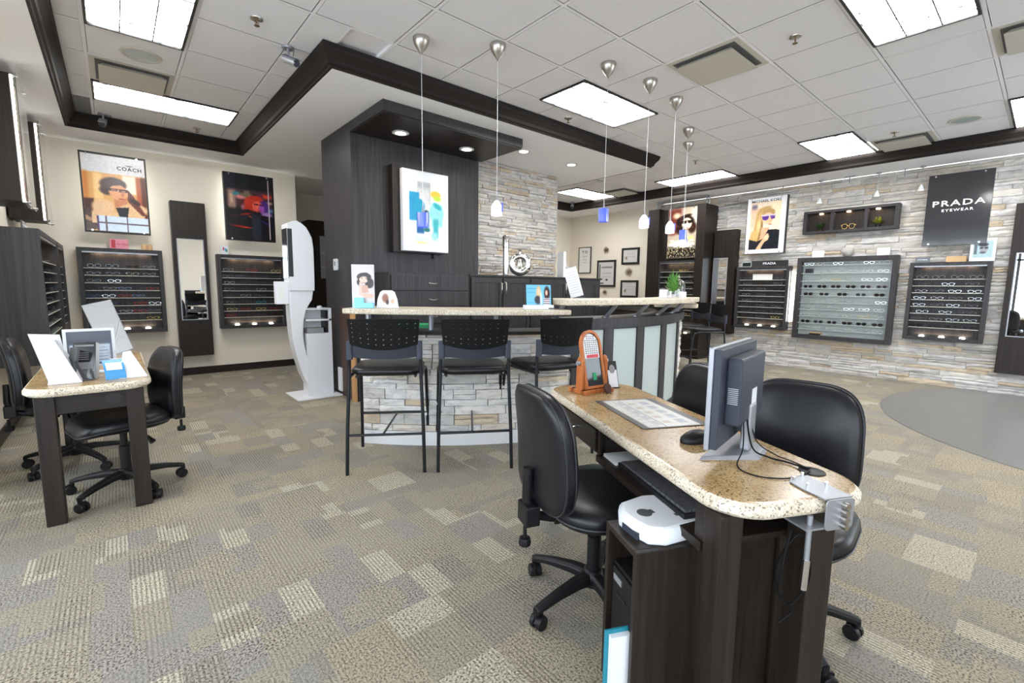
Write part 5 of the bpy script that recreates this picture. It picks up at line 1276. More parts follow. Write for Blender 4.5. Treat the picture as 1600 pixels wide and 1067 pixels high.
# red hair poster
P = Paint(.60, .91, 96, (.07, .05, .08))
P.rect(0, .2, .8, 1, (.10, .11, .18), .03); P.rect(.25, .5, .78, .98, (.09, .12, .13), .05); P.rect(.6, .95, .8, .98, (.08, .08, .09), .04)
P.rect(0, 1, .50, .78, (.26, .17, .20), .04); P.rect(.04, .2, .48, .76, (.62, .50, .44), .05); P.rect(.30, .36, .5, .66, (.30, .08, .10), .02); P.rect(.38, .5, .62, .76, (.52, .45, .36), .04); P.rect(.08, .14, .55, .70, (.80, .66, .55), .04); P.ell(.22, .70, .08, .05, (.20, .50, .55), .4); P.ell(.30, .66, .10, .05, (.85, .50, .52), .4); P.ell(.42, .70, .12, .05, (.45, .40, .30), .4); P.ell(.36, .50, .06, .07, (.62, .38, .45), .4)
P.ell(.86, .70, .14, .05, (.85, .25, .15), .5); P.ell(.92, .60, .08, .03, (.75, .6, .55), .5); P.ell(.92, .48, .1, .05, (.35, .5, .65), .5)
P.ell(.60, .58, .23, .175, (.78, .20, .12), .10); P.ell(.48, .48, .12, .10, (.72, .18, .12), .2); P.ell(.80, .53, .13, .15, (.30, .16, .50), .15); P.ell(.72, .69, .07, .04, (.32, .10, .32), .4)
P.ell(.66, .53, .115, .125, (.90, .36, .30), .1); P.ell(.75, .50, .06, .11, (.58, .30, .64), .3); P.ell(.62, .66, .14, .05, (.74, .17, .12), .2, 10); P.ell(.655, .52, .014, .03, (.95, .5, .4), .4); P.rect(.58, .68, .555, .575, (.25, .04, .08), .01); P.rect(.70, .80, .55, .57, (.25, .05, .15), .01); P.ell(.69, .465, .04, .012, (.60, .05, .08), .3)
P.ell(.86, .41, .12, .06, (.60, .45, .70), .3); P.poly([(0, .42), (.45, .48), (.75, .40), (1, .38), (1, 0), (0, 0)], (.06, .045, .075))
P.ell(.40, .40, .12, .02, (.6, .08, .06), .5, 12); P.ell(.50, .36, .06, .012, (.7, .25, .12), .5, -30); P.ell(.28, .20, .22, .022, (.55, .05, .05), .5, -5); P.ell(.40, .19, .1, .012, (.8, .25, .1), .5); P.ell(.15, .36, .1, .01, (.35, .1, .1), .5); P.ell(.82, .28, .16, .012, (.20, .10, .45), .5, -25)
P.rect(.52, .72, .0, .40, (.14, .15, .20), .02); P.rect(.90, .925, .02, .96, (.80, .74, .76), .004)
pB = poster('poster', 'dark neon-coloured poster of person with red hair on beige wall', (1.58, YB, 1.925), 0, .645, .945, .17, P.noise(.12), (.022, .018), glow=(-1, 1))
# left-wall posters seen at a grazing angle
for (yc, lb) in ((5.70, 'nearer poster box with lit edge and clear acrylic on the left wall'), (7.15, 'farther poster box with lit edge and clear acrylic on the left wall')):
    t = thing('poster_box', lb, 'poster', (XL, yc, 1.935), PI/2)
    w = .50 if yc < 6 else .46
    box('frame', -w/2, w/2, -.265, -.02, 0, .975, 'espresso', t, bev=.003); box('led_strip', -w/2+.002, -w/2+.012, -.282, -.268, .01, .965, 'glow_strip', t)
    P = Paint(w-.06, .93, 30, (.78, .72, .62)); P.ell(.6, .55, .25, .2, (.55, .35, .28), .2); P.rect(0, 1, 0, .2, (.5, .25, .25), .05)
    P.build('printed_sheet', t, -w/2+.03, .02, -.267, 'print'); box('acrylic_cover', -w/2, w/2, -.300, -.294, -.02, .99, 'acrylic', t)
    for x in (-w/2+.03, w/2-.03):
        for z in (.0, .965): m = MB(); m.cyl((x, -.265, z), (x, -.312, z), .010, 10); m.build('standoff', 'chrome', t)
# blonde poster
P = Paint(.62, .935, 96, (.93, .93, .94))
P.rect(.09, .87, .07, .93, (.94, .86, .76), .006); P.rect(.60, .87, .5, .9, (.96, .88, .74), .05); P.rect(.12, .26, .78, .88, (.45, .42, .48), .05); P.rect(.09, .30, .45, .8, (.90, .74, .62), .08)
P.ell(.50, .72, .23, .14, (.72, .58, .38), .1); P.poly([(.26, .72), (.42, .82), (.44, .50), (.46, .26), (.30, .18), (.09, .26), (.20, .42)], (.76, .62, .40)); P.ell(.30, .34, .18, .14, (.80, .66, .42), .25); P.poly([(.38, .6), (.44, .6), (.42, .3), (.3, .2), (.36, .4)], (.60, .45, .28))
P.poly([(.40, .46), (.60, .46), (.62, .32), (.38, .26)], (.86, .66, .52)); P.ell(.55, .62, .145, .155, (.92, .74, .60), .08, -12); P.ell(.46, .80, .17, .05, (.76, .62, .40), .3, 12); P.ell(.36, .66, .05, .12, (.80, .66, .44), .3); P.ell(.33, .50, .05, .16, (.88, .76, .54), .4, -4)
P.poly([(.40, .66), (.58, .67), (.57, .61), (.50, .585), (.42, .60)], (.36, .22, .55)); P.poly([(.60, .67), (.74, .665), (.73, .61), (.64, .60)], (.40, .24, .56)); P.rect(.38, .75, .665, .69, (.80, .78, .84), .01)
P.ell(.62, .515, .05, .014, (.80, .38, .32), .3); P.ell(.62, .57, .02, .03, (.84, .62, .48), .4)
P.poly([(.09, .07), (.09, .26), (.30, .22), (.46, .26), (.58, .42), (.78, .42), (.87, .40), (.87, .07)], (.11, .12, .15))
P.poly([(.28, .07), (.36, .16), (.46, .26), (.56, .36), (.60, .34), (.60, .24), (.50, .20), (.42, .10), (.42, .07)], (.88, .68, .54)); P.ell(.55, .29, .07, .06, (.93, .76, .62), .2, 30)
pC = poster('poster', 'white-bordered poster of blonde person in purple sunglasses on the stone wall', (XR, 3.298, 1.922), -PI/2, .64, .945, .17, P.noise(.03), (.01, .005), glow=(1,), mat='print_lit')
text_obj('MICHAEL KORS', .058, 'black', pC, (-.01, -.1725, .880), bold=.0008, sx=1.18)
# curly hair poster
P = Paint(.60, .93, 96, (.72, .66, .58))
P.rect(0, .45, .5, 1, (.45, .22, .18), .1); P.ell(.30, .85, .12, .08, (.88, .80, .66), .5); P.ell(.15, .60, .2, .2, (.48, .24, .20), .3); P.rect(.8, 1, .5, 1, (.78, .76, .70), .1)
P.ell(.58, .72, .30, .19, (.14, .09, .08), .12); P.ell(.42, .58, .14, .16, (.17, .10, .09), .25); P.ell(.82, .60, .14, .18, (.20, .12, .10), .25)
for k in range(26): P.ell(.3+.6*P.rng.rand(), .45+.42*P.rng.rand(), .03, .02, (.35, .22, .15) if k % 2 else (.10, .06, .05), .5, a=.7)
P.ell(.64, .68, .165, .175, (.95, .82, .70), .08); P.ell(.62, .83, .17, .05, (.16, .10, .08), .3, 10); P.ell(.55, .705, .085, .045, (.06, .04, .04), .12); P.ell(.74, .71, .075, .045, (.06, .04, .04), .12); P.rect(.46, .80, .725, .74, (.05, .03, .03), .01); P.ell(.67, .59, .05, .016, (.80, .40, .36), .3)
P.rect(.50, .70, .38, .54, (.90, .74, .60), .06)
P.ell(.42, .28, .36, .10, (.97, .94, .82), .3); P.ell(.80, .38, .10, .08, (.85, .78, .50), .4); P.rect(0, 1, 0, .22, (.16, .14, .12), .08)
for k in range(170): P.ell(P.rng.rand(), .02+.24*P.rng.rand(), .012, .016, (.82, .76, .60) if k % 3 else (.3, .26, .2), .5)
for k in range(60): P.ell(.1+.8*P.rng.rand(), .22+.15*P.rng.rand(), .03, .02, (.99, .97, .9), .5)
pD = poster('poster', 'backlit poster of curly-haired person in dark sunglasses in the tall dark unit', (XR-.42, 4.66, 1.88), -PI/2, .61, .945, .035, P.noise(.05), (.005, .005), mat='print_lit', frame='black')
# big dark sign
t = poster('wall_sign', 'large glossy black sign with white PRADA EYEWEAR letters on the stone wall', (XR, .928, 1.926), -PI/2, .63, .935, .16, None, frame='black_gloss', glow=(1,), cat='sign')
m = MB(); m.box(-.30, .30, -.164, -.160, .01, .925); m.build('panel', 'black_gloss', t)
text_obj('PRADA', .105, 'letter_white', t, (.0, -.166, .545), bold=.0012, sx=1.35, space=1.2)
text_obj('EYEWEAR', .048, 'letter_white', t, (.0, -.166, .455), bold=.0004, sx=1.2, space=1.3)
# sunglasses shelf box
sx = thing('wall_shelf', 'dark three-compartment wall shelf box with small lights on the stone wall', 'shelf', (XR, 2.125, 2.195), -PI/2)
w, h, d = 1.20, .355, .17
for z in (0, h-.04): box('panel', -w/2, w/2, -d, 0, z, z+.04, 'charcoal', sx, bev=.003)
for x in (-w/2, -w/2+.37, w/2-.40, w/2-.045): box('divider', x, x+.045, -d, 0, .04, h-.04, 'charcoal', sx, bev=.002)
box('back_panel', -w/2+.045, w/2-.045, -.068, -.056, .04, h-.04, 'espresso', sx)
for x in (-.375, -.015, .345):
    m = MB(); m.lathe([(0, h-.056), (.026, h-.056), (.028, h-.04), (0, h-.04)], 14, (x, -d*.55)); m.build('puck_light', 'glow_warm', sx)
ld = bpy.data.lights.new('puck', 'AREA'); ld.shape = 'RECTANGLE'; ld.size = 1; ld.size_y = .05; ld.energy = .4; ld.color = (1, .68, .4); lo = bpy.data.objects.new('puck', ld); COL.objects.link(lo); lo.parent = sx; lo.location = (0, -.1, h-.06)
def plant(name, label, loc, mats, r=.07, n=60, seed=1, pot=None, tall=1.0):
    t = thing(name, label, 'plant', loc); rr = random.Random(seed); m = MB()
    for k in range(n):
        a = rr.uniform(0, 2*PI); e = rr.uniform(.15, 1.2); l = r*rr.uniform(.6, 1.1); b = Vector((0, 0, .03+.03*rr.random()*tall))
        dv_ = Vector((math.cos(a)*math.cos(e), math.sin(a)*math.cos(e), math.sin(e)*tall)); s_ = dv_.cross(Vector((0, 0, 1))).normalized()*.009
        p = b+dv_*l; m.add([tuple(b+dv_*l*.3), tuple(b+dv_*l*.65+s_), tuple(p), tuple(b+dv_*l*.65-s_)], [(0, 1, 2, 3)])
    m.build('leaves', mats, t)
    m = MB(); m.lathe([(0, 0), (.028, 0), (.034, .035), (.030, .035), (0, .03)], 16); m.build('pot', pot or 'espresso', t, smooth=40)
    return t
plant('small_plant', 'small dark green plant in the left compartment of wall shelf', (XR-.09, 2.50, 2.236), 'leaf_dark', .09, 110, 2)
plant('small_plant', 'yellow-green plant in the right compartment of wall shelf', (XR-.09, 1.77, 2.236), 'leaf_yellow', .10, 120, 3, tall=1.2)
o = bpy.data.objects.new('decorative_glasses', GM[False]); COL.objects.link(o); o.location = (XR-.10, 2.13, 2.236); o.rotation_euler = (0, 0, -PI/2); o.scale = (1.35, 1, 2.0)
o.material_slots[0].link = 'OBJECT'; o.material_slots[0].material = MATS['gold']; tag(o, 'oversized gold glasses ornament in the middle compartment of the wall shelf', 'ornament')

# mirrors on walls
def wall_mirror(label, loc, rz, w, h, depth, gw, gz0, gz1, gx=0.0):
    t = thing('mirror_panel', label, 'mirror', loc, rz)
    box('board', -w/2, w/2, -depth, 0, 0, h, 'espresso', t, bev=.003)
    box('mirror_rim', gx-gw/2, gx+gw/2, -depth-.006, -depth, gz0, gz1, 'silver', t)
    box('mirror_glass', gx-gw/2+.012, gx+gw/2-.012, -depth-.009, -depth-.006, gz0+.012, gz1-.012, 'mirror', t)
wall_mirror('tall dark wall panel with narrow mirror between the two left posters', (.825, YB, .288), 0, .392, 2.103, .17, .305, .505, 1.61)
wall_mirror('tall dark panel with narrow mirror beside the tall unit on stone wall', (XR, 3.965, .49), -PI/2, .40, 1.885, .18, .27, .30, 1.385, -.06)
wall_mirror('tall dark mirror panel at the far right edge of the picture', (XR, .08, .285), -PI/2, .63, 2.11, .17, .56, .47, 1.51, .02)

# ---- small things on top of the displays
def card(name, label, loc, rz, w, h, mat, cat='sign', txt=None, tsize=.03, tmat='white', th=.012, frame=None, lean=0):
    t = thing(name, label, cat, loc, rz); box('board', -w/2, w/2, -th, 0, 0, h, frame or mat, t, bev=.0015)
    if frame: box('face', -w/2+.012, w/2-.012, -th-.002, -th, .012, h-.012, mat, t)
    if txt: text_obj(txt, tsize, tmat, t, (0, -th-.003, h/2), bold=tsize*.02, sx=1.2)
    return t
card('name_block', 'long black PRADA name block on the narrow display under blonde poster', (XR-.06, 3.225, 1.702), -PI/2, .59, .105, 'black_gloss', txt='PRADA', tsize=.055)
card('name_block', 'small black name block with pale border beside the longer black one', (XR-.06, 3.60, 1.702), -PI/2, .165, .09, 'black', txt='AAAAA'[:0], frame='frosted')
card('small_card', 'pale yellow card on the left top of the open glass display', (XR-.08, 2.50, 1.825), -PI/2, .17, .11, 'offwhite')
card('small_card', 'white card on the right top of the open glass display', (XR-.08, 1.67, 1.825), -PI/2, .15, .11, 'white')
bo = thing('round_bowl', 'round stone bowl on the middle top of the open glass display', 'bowl', (XR-.09, 2.11, 1.824))
m = MB(); m.lathe([(0, 0), (.03, 0), (.065, .04), (.08, .09), (.072, .125), (.062, .13), (.060, .12), (.066, .09), (.05, .04), (0, .02)], 24); m.build('body', 'stonebowl', bo, smooth=60)
card('name_block', 'small black name block on the left top of the right sunglasses display', (XR-.08, 1.225, 1.705), -PI/2, .155, .075, 'black_gloss', txt='EYEWEAR', tsize=.02)
card('wood_block', 'pale wooden block sign on top of the right sunglasses display', (XR-.08, .885, 1.705), -PI/2, .20, .075, 'tan')
fr_ = card('framed_portrait', 'white framed photo of person in sunglasses standing on the right sunglasses display', (XR-.13, .64, 1.705), -PI/2, .235, .29, 'white', cat='frame')
P = Paint(.18, .21, 40, (.62, .72, .74)); P.rect(.05, .2, .2, .8, (.3, .33, .35), .02); P.ell(.55, .55, .22, .3, (.55, .56, .58), .15); P.ell(.5, .78, .25, .14, (.15, .16, .17), .2); P.ell(.42, .58, .1, .06, (.06, .06, .07), .2); P.ell(.66, .58, .1, .06, (.06, .06, .07), .2); P.ell(.5, .3, .16, .08, (.3, .3, .32), .3)
P.build('photo', fr_, -.09, .045, -.0135, 'print')
card('small_card', 'white lit card on the first shelf of the narrow display under the blonde poster', (XR-.09, 3.31, 1.4755), -PI/2, .32, .10, 'offwhite')
o = thing('small_box', 'small brown box at the bottom of the open glass display', 'box', (XR-.09, 2.44, .588), -PI/2); box('body', -.08, .08, -.03, .03, 0, .045, 'tan', o); box('base', -.08, .08, -.032, -.03, 0, .03, 'espresso', o)
o = thing('camera_case', 'black round case on the second shelf of the open glass display', 'case', (XR-.09, 2.60, 1.576), -PI/2); m = MB(); m.prism(rrect(.11, .06, .02), 0, .075); m.build('body', 'black', o, bev=.01)
pk = card('pink_card', 'pink and red card on top of the display under fur-coat poster', (.08, YB-.08, 1.723), 0, .185, .12, 'pink')
box('red_figure', -.075, -.035, -.014, -.0121, .01, .11, 'red', pk); text_obj('Be Mine', .035, 'red', pk, (.035, -.015, .06), sx=1.0)
o = thing('wooden_ornament', 'small tan wooden ornament on top of the display under fur-coat poster', 'ornament', (.36, YB-.08, 1.723)); m = MB()
m.lathe([(0, 0), (.03, 0), (.028, .06), (.012, .075), (0, .08)], 10, (-.03, 0)); m.lathe([(0, 0), (.028, 0), (.025, .07), (0, .09)], 10, (.03, .01)); m.box(-.06, .06, -.03, .03, 0, .012); m.build('body', 'tan', o, smooth=50)
o = card('small_card', 'small white card with coloured flag mark beside the kiosk display', (1.235, YB-.08, 1.716), 0, .10, .125, 'white')
for k, (c_n, x) in enumerate((('red', -.018), ('blue', .004), ('green', .02))): box('mark', x, x+.016, -.0145, -.012, .06-.012*k, .10-.012*k, c_n, o)
card('name_block', 'black COACH name block on top of the nearer left-wall display', (XL+.17, 6.30, 1.732), PI/2, .30, .12, 'black_gloss', txt='COACH', tsize=.06)

# ---- certificates and wall ornaments on the beige right wall
def cert(label, y, z, w, h, kind):
    t = thing('framed_certificate', label, 'frame', (XR, y, z), -PI/2, None)
    e = .045 if kind != 'chart' else .016
    m = MB(); dpt = .03
    m.box(-w/2, w/2, -dpt, 0, 0, e); m.box(-w/2, w/2, -dpt, 0, h-e, h); m.box(-w/2, -w/2+e, -dpt, 0, e, h-e); m.box(w/2-e, w/2, -dpt, 0, e, h-e); m.build('frame', 'black', t, bev=.003)
    P = Paint(w-2*e, h-2*e, 36, (.78, .77, .76) if kind != 'chart' else (.88, .88, .86))
    if kind == 'tall':
        P.rect(.2, .9, .74, .80, (.45, .45, .45), .03); P.rect(.25, .85, .5, .53, (.6, .6, .6), .02); P.rect(.25, .85, .35, .37, (.6, .6, .6), .02); P.ell(.55, .22, .08, .05, (.15, .15, .15), .2); P.rect(.04, .12, .1, .9, (.35, .35, .33), .02); P.rect(.04, .35, .04, .10, (.25, .25, .25), .03)
    elif kind == 'wide':
        P.rect(.3, .8, .66, .69, (.6, .6, .6), .02); P.rect(.25, .85, .45, .48, (.65, .65, .65), .02); P.ell(.22, .35, .07, .1, (.55, .48, .35), .2)
    P.build('sheet', t, -w/2+e, e, -.02, 'print')
    if kind == 'chart':
        text_obj('T O', .085, 'black', t, (0, -.022, h-.12), bold=.002, sx=1.1)
        for k, (s_, tx) in enumerate(((.05, 'D L N'), (.035, 'P T E R'), (.026, 'F Z B D E'))): text_obj(tx, s_, 'darkgrey', t, (0, -.022, h-.22-.075*k))
cert('framed eye chart with large letters at the left of the certificates', 7.41, 1.65, .38, .62, 'chart')
cert('tall black-framed certificate in the middle of the beige wall', 6.755, 1.33, .53, .61, 'tall')
cert('upper right black-framed certificate, closest to the tall dark unit', 6.11, 1.825, .455, .36, 'wide')
cert('lower right black-framed certificate below the round wire ornament', 6.11, 1.10, .455, .38, 'wide')
cert('lower left black-framed certificate partly behind the leaning white sheet', 7.42, 1.11, .48, .39, 'wide')
for y, z, r, lb in ((6.77, 2.165, .085, 'upper round wire burst ornament above the tall certificate'), (6.13, 1.66, .11, 'largest round wire burst ornament between the two right certificates'), (6.765, 1.21, .06, 'smallest round wire burst ornament below the tall certificate')):
    t = thing('wire_burst', lb, 'wall ornament', (XR-.02, y, z), -PI/2); m = MB(); rr = random.Random(int(y*100))
    for k in range(46):
        a = 2*PI*k/46; l = r*rr.uniform(.7, 1.05); m.tube([(0, 0, 0), (l*math.cos(a), -.02*rr.random(), l*math.sin(a))], .0022, 4)
    m.build('wires', 'bronze', t); m = MB(); m.M = Matrix.Rotation(PI/2, 4, 'X'); m.lathe([(0, -.015), (r*.25, -.01), (r*.3, .01), (0, .02)], 12); m.build('centre', 'bronze', t)

# ================================================================ PENDANTS
PEN = [((1.879, 3.279), 'blue', 1.76, 'first pendant from the left, its blue glass hanging in front of the painting'), ((2.367, 2.964), 'lit', 1.868, 'second pendant from the left, lit white glass in front of stone column'),
       ((3.244, 2.586), 'blue', 1.868, 'third pendant from the left, plain blue glass cylinder'), ((3.768, 2.53), 'lit', 1.86, 'fourth pendant from the left, lit white glass against the beige wall'),
       ((4.30, 2.58), 'lit', 1.86, 'fifth pendant from the left, lit white glass at the edge of the tall unit'), ((5.186, 2.936), 'blue', 1.885, 'sixth pendant from the left, over the curly-haired poster'),
       ((5.673, 3.201), 'lit', 1.85, 'farthest pendant, low in front of the curly-haired poster')]
for (x, y), kind, zb, lb in PEN:
    t = thing('pendant_light', lb, 'pendant light', (x, y, ZT+.0), 0, 'pendant lights over the curved bar')
    m = MB(); m.lathe([(0, 0.003), (.062, .003), (.064, -.010), (.055, -.040), (.036, -.072), (.014, -.098), (.006, -.115), (0, -.118)], 24); m.build('canopy', 'nickel', t, smooth=60)
    L = ZT-zb
    m = MB(); m.tube([(0, 0, -.11), (0, 0, -L+.15)], .0022, 6); m.build('cord', 'cord', t)
    m = MB(); m.lathe([(0, -L+.165), (.006, -L+.16), (.008, -L+.12), (.012, -L+.11), (0, -L+.105)], 12); m.build('socket', 'silver', t, smooth=40)
    if kind == 'blue':
        m = MB(); m.lathe([(.040, -L+.11), (.044, -L+.11), (.044, -L), (.040, -L), (.040, -L+.11)], 20); m.build('blue_shade', 'shade_blue', t, smooth=60)
        m = MB(); m.lathe([(0, -L+.105), (.022, -L+.10), (.024, -L+.02), (0, -L+.018)], 14); m.build('inner_glass', 'shade_blue', t, smooth=60)
    else:
        m = MB(); m.lathe([(0, -L+.118), (.014, -L+.115), (.034, -L+.085), (.041, -L+.07), (.043, -L), (.039, -L), (.037, -L+.07), (0, -L+.10)], 20); m.build('white_shade', 'shade_white', t, smooth=60)
        bo_ = arc(0, 0, .051, -75, 20, 8)+arc(0, 0, .047, 20, -75, 8)
        m = MB(); m.prism(bo_, -L+.025, -L+.095); m.build('blue_band', 'shade_blue', t, smooth=60)

# ---- ceiling fixtures
for (x, y), lb in (((.886, 3.832), 'ceiling sprinkler nearest the upper left light panel'), ((3.928, 1.414), 'ceiling sprinkler beside the big diffuser at upper right'), ((3.918, 3.656), 'ceiling sprinkler between the middle light panel and the crown moulding'),
                   ((7.06, 1.387), 'ceiling sprinkler above the far right diffuser'), ((.881, 6.90), 'ceiling sprinkler behind the long left light panel'), ((6.526, 3.56), 'ceiling sprinkler left of the farthest long light panel')):
    t = thing('sprinkler', lb, 'sprinkler', (x, y, ZT+.004), 0, 'ceiling sprinkler heads')
    m = MB(); m.lathe([(0, 0), (.042, 0), (.040, -.006), (.016, -.010), (0, -.010)], 18); m.build('plate', 'nickel', t, smooth=40)
    m = MB(); m.tube([(0, 0, -.01), (0, 0, -.032)], .006, 8); m.tube([(.010, 0, -.012), (.013, 0, -.03), (0, 0, -.045)], .002, 5); m.tube([(-.010, 0, -.012), (-.013, 0, -.03), (0, 0, -.045)], .002, 5); m.lathe([(0, -.045), (.018, -.046), (.018, -.049), (0, -.05)], 12); m.build('head', 'bronze', t)
for (x, y), lb in (((.293, 5.06), 'round ceiling speaker beside the upper left diffuser'), ((7.10, .80), 'round ceiling speaker near the right edge above the black sign')):
    t = thing('ceiling_speaker', lb, 'speaker', (x, y, ZT+.004)); m = MB(); m.lathe([(0, 0), (.14, 0), (.135, -.008), (.115, -.008), (.112, -.003), (0, -.003)], 32); m.build('ring', 'vent_beige', t, smooth=40)
    m = MB(); m.lathe([(0, -.003), (.111, -.003), (.111, -.005), (0, -.007)], 32); m.build('grille', 'frosted', t, smooth=40)
def sec_cam(label, loc, rz, tilt_=20):
    t = thing('security_camera', label, 'camera', loc, rz); m = MB(); m.lathe([(0, 0), (.045, 0), (.042, -.012), (0, -.014)], 16); m.tube([(0, 0, -.01), (0, 0, -.05), (0, .01, -.075)], .011, 8); m.build('mount', 'silver', t, smooth=40)
    M_ = T(0, .01, -.095) @ Matrix.Rotation(rad(-tilt_), 4, 'X'); m = MB(); m.M = M_; m.tube([(0, -.06, 0), (0, .075, 0)], .030, 14); m.build('body', 'silver', t, smooth=40)
    m = MB(); m.M = M_; m.tube([(0, .075, 0), (0, .082, 0)], .027, 14); m.build('lens', 'black_gloss', t); m = MB(); m.M = M_; m.box(-.033, .033, -.03, .095, .028, .034); m.build('hood', 'silver', t)
    m = MB(); m.tube([(0, -.05, -.10), (-.05, -.06, -.08), (-.07, -.02, -.03), (-.06, .0, 0)], .003, 5); m.build('cable', 'cable', t)
sec_cam('silver bullet security camera at the ceiling near the crown corner', (1.165, 4.11, ZT+.003), rad(-150), 25)
sec_cam('security camera in the far left corner of the tiled ceiling', (.03, 7.05, ZT+.003), rad(170), 30)
sec_cam('security camera above the beige wall near the farthest ceiling corner', (7.70, 7.0, ZT+.003), rad(130), 25)
# little spotlights hanging over the stone wall
for y, zb, lb in ((2.51, 2.65, 'small hanging spotlight over the left end of the wall shelf box'), (1.79, 2.66, 'small hanging spotlight over the right end of the wall shelf box'), (1.31, 2.67, 'small hanging spotlight left of the black sign')):
    t = thing('hanging_spotlight', lb, 'spotlight', (XR-.21, y, ZS), 0, 'small spotlights hanging over the stone wall'); L = ZS-zb
    m = MB(); m.cyl((0, 0, 0), (0, 0, -.02), .03, 14); m.tube([(0, 0, -.01), (0, 0, -L+.08)], .004, 6); m.build('stem', 'silver', t)
    m = MB(); m.lathe([(0, -L+.085), (.012, -L+.08), (.034, -L+.02), (.036, -L+.01), (.03, -L+.01), (0, -L+.03)], 14); m.build('head', 'white', t, smooth=40)
    m = MB(); m.lathe([(0, -L+.012), (.029, -L+.012), (0, -L+.014)], 12); m.build('bulb', 'glow_lamp', t)
for y, lb in ((3.05, 'first short metal rod under the soffit above the blonde poster'), (2.14, 'short metal bracket with cross bar under the soffit above wall shelf'), (1.50, 'short metal rod under the soffit above the open display')):
    t = thing('ceiling_rod', lb, 'rod', (XR-.21, y, ZS)); m = MB(); m.cyl((0, 0, 0), (0, 0, -.10), .007, 8); 
    if y == 2.14: m.box(-.01, .01, -.07, .07, -.012, 0)
    m.build('rod', 'silver', t)
# wall washing of the stone: strip light in the soffit edge
lw = thing('cove_light', 'slim white light strip along the soffit edge above the stone wall', 'strip light', (XR-.10, 2.7, ZS-.002)); m = MB(); m.box(-.008, .008, -2.6, 2.6, -.006, 0); m.build('diffuser', 'glow_white', lw)

# ---- things standing on the counters
ZB, ZU = 1.124, 1.207
pc_ = thing('portrait_stand', 'upright portrait card of dark-haired person with blue box on bar counter', 'display card', (1.47, 3.50, ZB), rad(-36))
m = MB(); m.box(-.085, .085, 0, .012, 0, .335); m.build('board', 'white_matte', pc_)
P = Paint(.165, .33, 64, (.82, .78, .79))
P.ell(.56, .72, .33, .20, (.15, .11, .11), .08); P.ell(.80, .58, .20, .24, (.17, .12, .12), .12); P.ell(.34, .60, .12, .16, (.18, .13, .13), .15)
P.poly([(.44, .34), (.46, .54), (.72, .52), (.76, .36)], (.78, .61, .54)); P.ell(.55, .66, .215, .150, (.90, .76, .70), .05); P.ell(.52, .79, .20, .05, (.16, .12, .12), .2, 12); P.ell(.76, .68, .07, .14, (.16, .12, .12), .2)
P.rect(.40, .50, .70, .708, (.25, .17, .16), .008); P.rect(.60, .71, .70, .708, (.25, .17, .16), .008); P.ell(.45, .68, .045, .013, (.2, .13, .13), .3); P.ell(.655, .68, .045, .013, (.2, .13, .13), .3); P.ell(.55, .585, .075, .014, (.62, .27, .29), .3); P.ell(.555, .625, .035, .012, (.80, .62, .56), .4)
P.ell(.66, .28, .36, .12, (.84, .69, .62), .12); P.poly([(.30, .44), (.34, .60), (.42, .62), (.46, .52), (.44, .40), (.56, .22), (.66, .06), (.44, .06), (.32, .28)], (.88, .73, .66)); P.ell(.26, .22, .20, .14, (.84, .91, .95), .2); P.rect(0, .85, 0, .10, (.62, .84, .92), .01)
P.build('photo_print', pc_, -.0825, .002, -.0015, 'print')
box('box_front', -.05, .085, -.05, -.004, 0, .04, 'lightblue', pc_, bev=.002); box('step', -.06, .01, -.04, -.004, .04, .08, 'lightblue', pc_)
ar = thing('arched_card', 'small arched white card with a photo print beside the portrait card', 'display card', (1.625, 3.405, ZB), rad(-36))
out = [(-.085, 0), (.085, 0), (.075, .07), (.055, .125), (.035, .138), (-.035, .138), (-.055, .125), (-.075, .07)]
m = MB(); m.xz(out, 0, .02); m.build('card', 'white', ar); 
P = Paint(.10, .12, 30, (.90, .89, .88)); P.ell(.3, .6, .25, .35, (.55, .35, .28), .3); P.ell(.45, .35, .12, .2, (.25, .14, .12), .3); P.ell(.85, .4, .15, .2, (.82, .66, .58), .3); P.build('print', ar, -.045, .005, -.0012, 'print')
fd = thing('framed_display', 'black framed light blue advertisement with two people on the bar counter', 'frame', polar(2.97, -112.7, ZB), rad(-24))
tl = Matrix.Rotation(rad(-8), 4, 'X'); m = MB(); m.M = tl; m.box(-.125, .125, 0, .014, 0, .215); m.build('frame', 'black', fd, bev=.003)
P = Paint(.212, .170, 60, (.45, .74, .86)); P.rect(.02, .4, .8, .84, (.3, .6, .75), .02); P.rect(.02, .35, .62, .65, (.35, .63, .78), .02); P.rect(.04, .3, .14, .17, (.35, .63, .78), .02); P.ell(.50, .55, .10, .32, (.88, .72, .50), .2); P.ell(.50, .66, .055, .10, (.93, .78, .68), .2); P.ell(.46, .28, .13, .16, (.25, .24, .28), .2); P.ell(.60, .3, .05, .28, (.8, .86, .9), .3)
P.ell(.84, .60, .12, .26, (.22, .13, .12), .2); P.ell(.82, .62, .05, .10, (.90, .72, .62), .2); P.rect(.70, .95, .04, .36, (.92, .90, .90), .02)
for k in range(3): P.rect(.70, .95, .09+.1*k, .13+.1*k, (.35, .15, .18), .01)
P.build('print', fd, -.106, .028, -.0015, 'print', M=tl)
m = MB(); m.box(-.14, .105, -.06, -.005, 0, .035); m.build('leaflet_tray', 'white', fd, bev=.002); box('badge', .06, .12, -.064, -.0605, .004, .014, 'darkgrey', fd)
ls = thing('leaning_sheet', 'white leaning information sheet on the reception countertop', 'sign', (3.33, 2.93, ZU), rad(-48))
m = MB(); m.M = Matrix.Rotation(rad(-12), 4, 'X') @ Matrix.Rotation(rad(-16), 4, 'Y'); m.box(-.062, .062, 0, .004, 0.01, .30); m.build('sheet', 'paper', ls); m = MB(); m.M = Matrix.Rotation(rad(-12), 4, 'X') @ Matrix.Rotation(rad(-16), 4, 'Y')
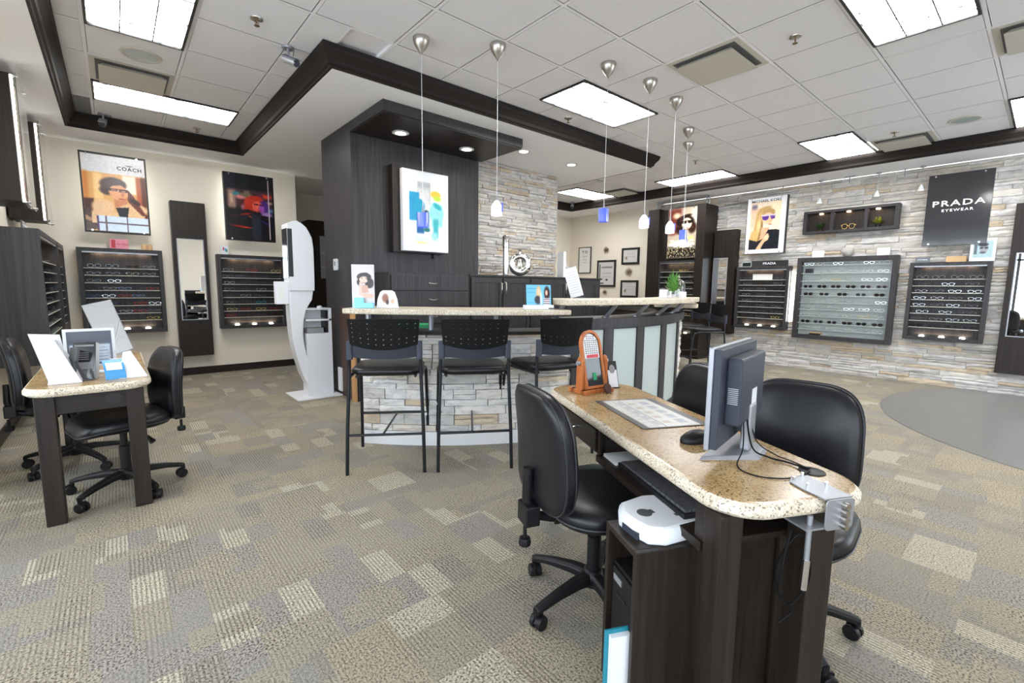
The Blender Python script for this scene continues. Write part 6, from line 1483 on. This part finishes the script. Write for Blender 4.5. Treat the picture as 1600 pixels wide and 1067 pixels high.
for k in range(9): m.box(-.048, .045, -.0012, 0, .05+.025*k, .0525+.025*k)
m.build('printed_lines', 'silver', ls); box('foot', -.06, .07, 0, .06, 0, .006, 'acrylic', ls)
for i, (a_, r_, s_, lb) in enumerate(((-80.0, 2.90, .075, 'left white cube card holder on the reception countertop'), (-77.6, 2.90, .06, 'tilted white cube card holder next to the left one on the reception countertop'))):
    p = polar(r_, a_, ZU); t = thing('cube_card_holder', lb, 'card holder', p, rad(20+25*i)); m = MB(); m.M = Matrix.Rotation(rad(0), 4, 'X'); m.box(-s_/2, s_/2, -s_/2, s_/2, 0, s_*1.15); m.build('body', 'white', t, bev=.004)
    m = MB(); m.lathe([(0, s_*.3), (s_*.3, s_*.4), (s_*.35, s_*.8), (0, s_)], 12, (0, -s_*.5)); 
    if i == 0: m.build('grey_dome', 'silver', t, smooth=60)
p = polar(2.90, -74.2, ZU); plant('potted_fern', 'small green fern in a white pot on the reception countertop', p, 'leaf', .125, 150, 8, pot='white', tall=1.8)
cl = thing('glass_cloche', 'glass bell cloche on pale base beside the fern', 'cloche', polar(2.90, -69.4, ZU))
m = MB(); m.lathe([(.075, .012), (.078, .012), (.078, .13), (.066, .175), (.03, .20), (.0, .205), (0, .200), (.028, .195), (.062, .17), (.075, .13), (.075, .012)], 24); m.build('dome', 'glass', cl, smooth=60)
m = MB(); m.lathe([(0, .205), (.008, .21), (.016, .225), (.008, .24), (0, .242)], 12); m.build('finial', 'chrome', cl, smooth=60); m = MB(); m.lathe([(0, 0), (.09, 0), (.09, .012), (0, .012)], 24); m.build('base', 'offwhite', cl)
m = MB(); m.lathe([(0, .013), (.03, .013), (.035, .05), (.02, .09), (0, .10)], 12); m.build('white_ornament', 'white', cl, smooth=60)
wp = thing('white_jar', 'white jar in front of the cloche on the reception countertop', 'jar', polar(3.02, -75.6, ZU)); m = MB(); m.lathe([(0, 0), (.035, 0), (.038, .03), (.036, .065), (.03, .065), (0, .055)], 16); m.build('body', 'white', wp, smooth=50)
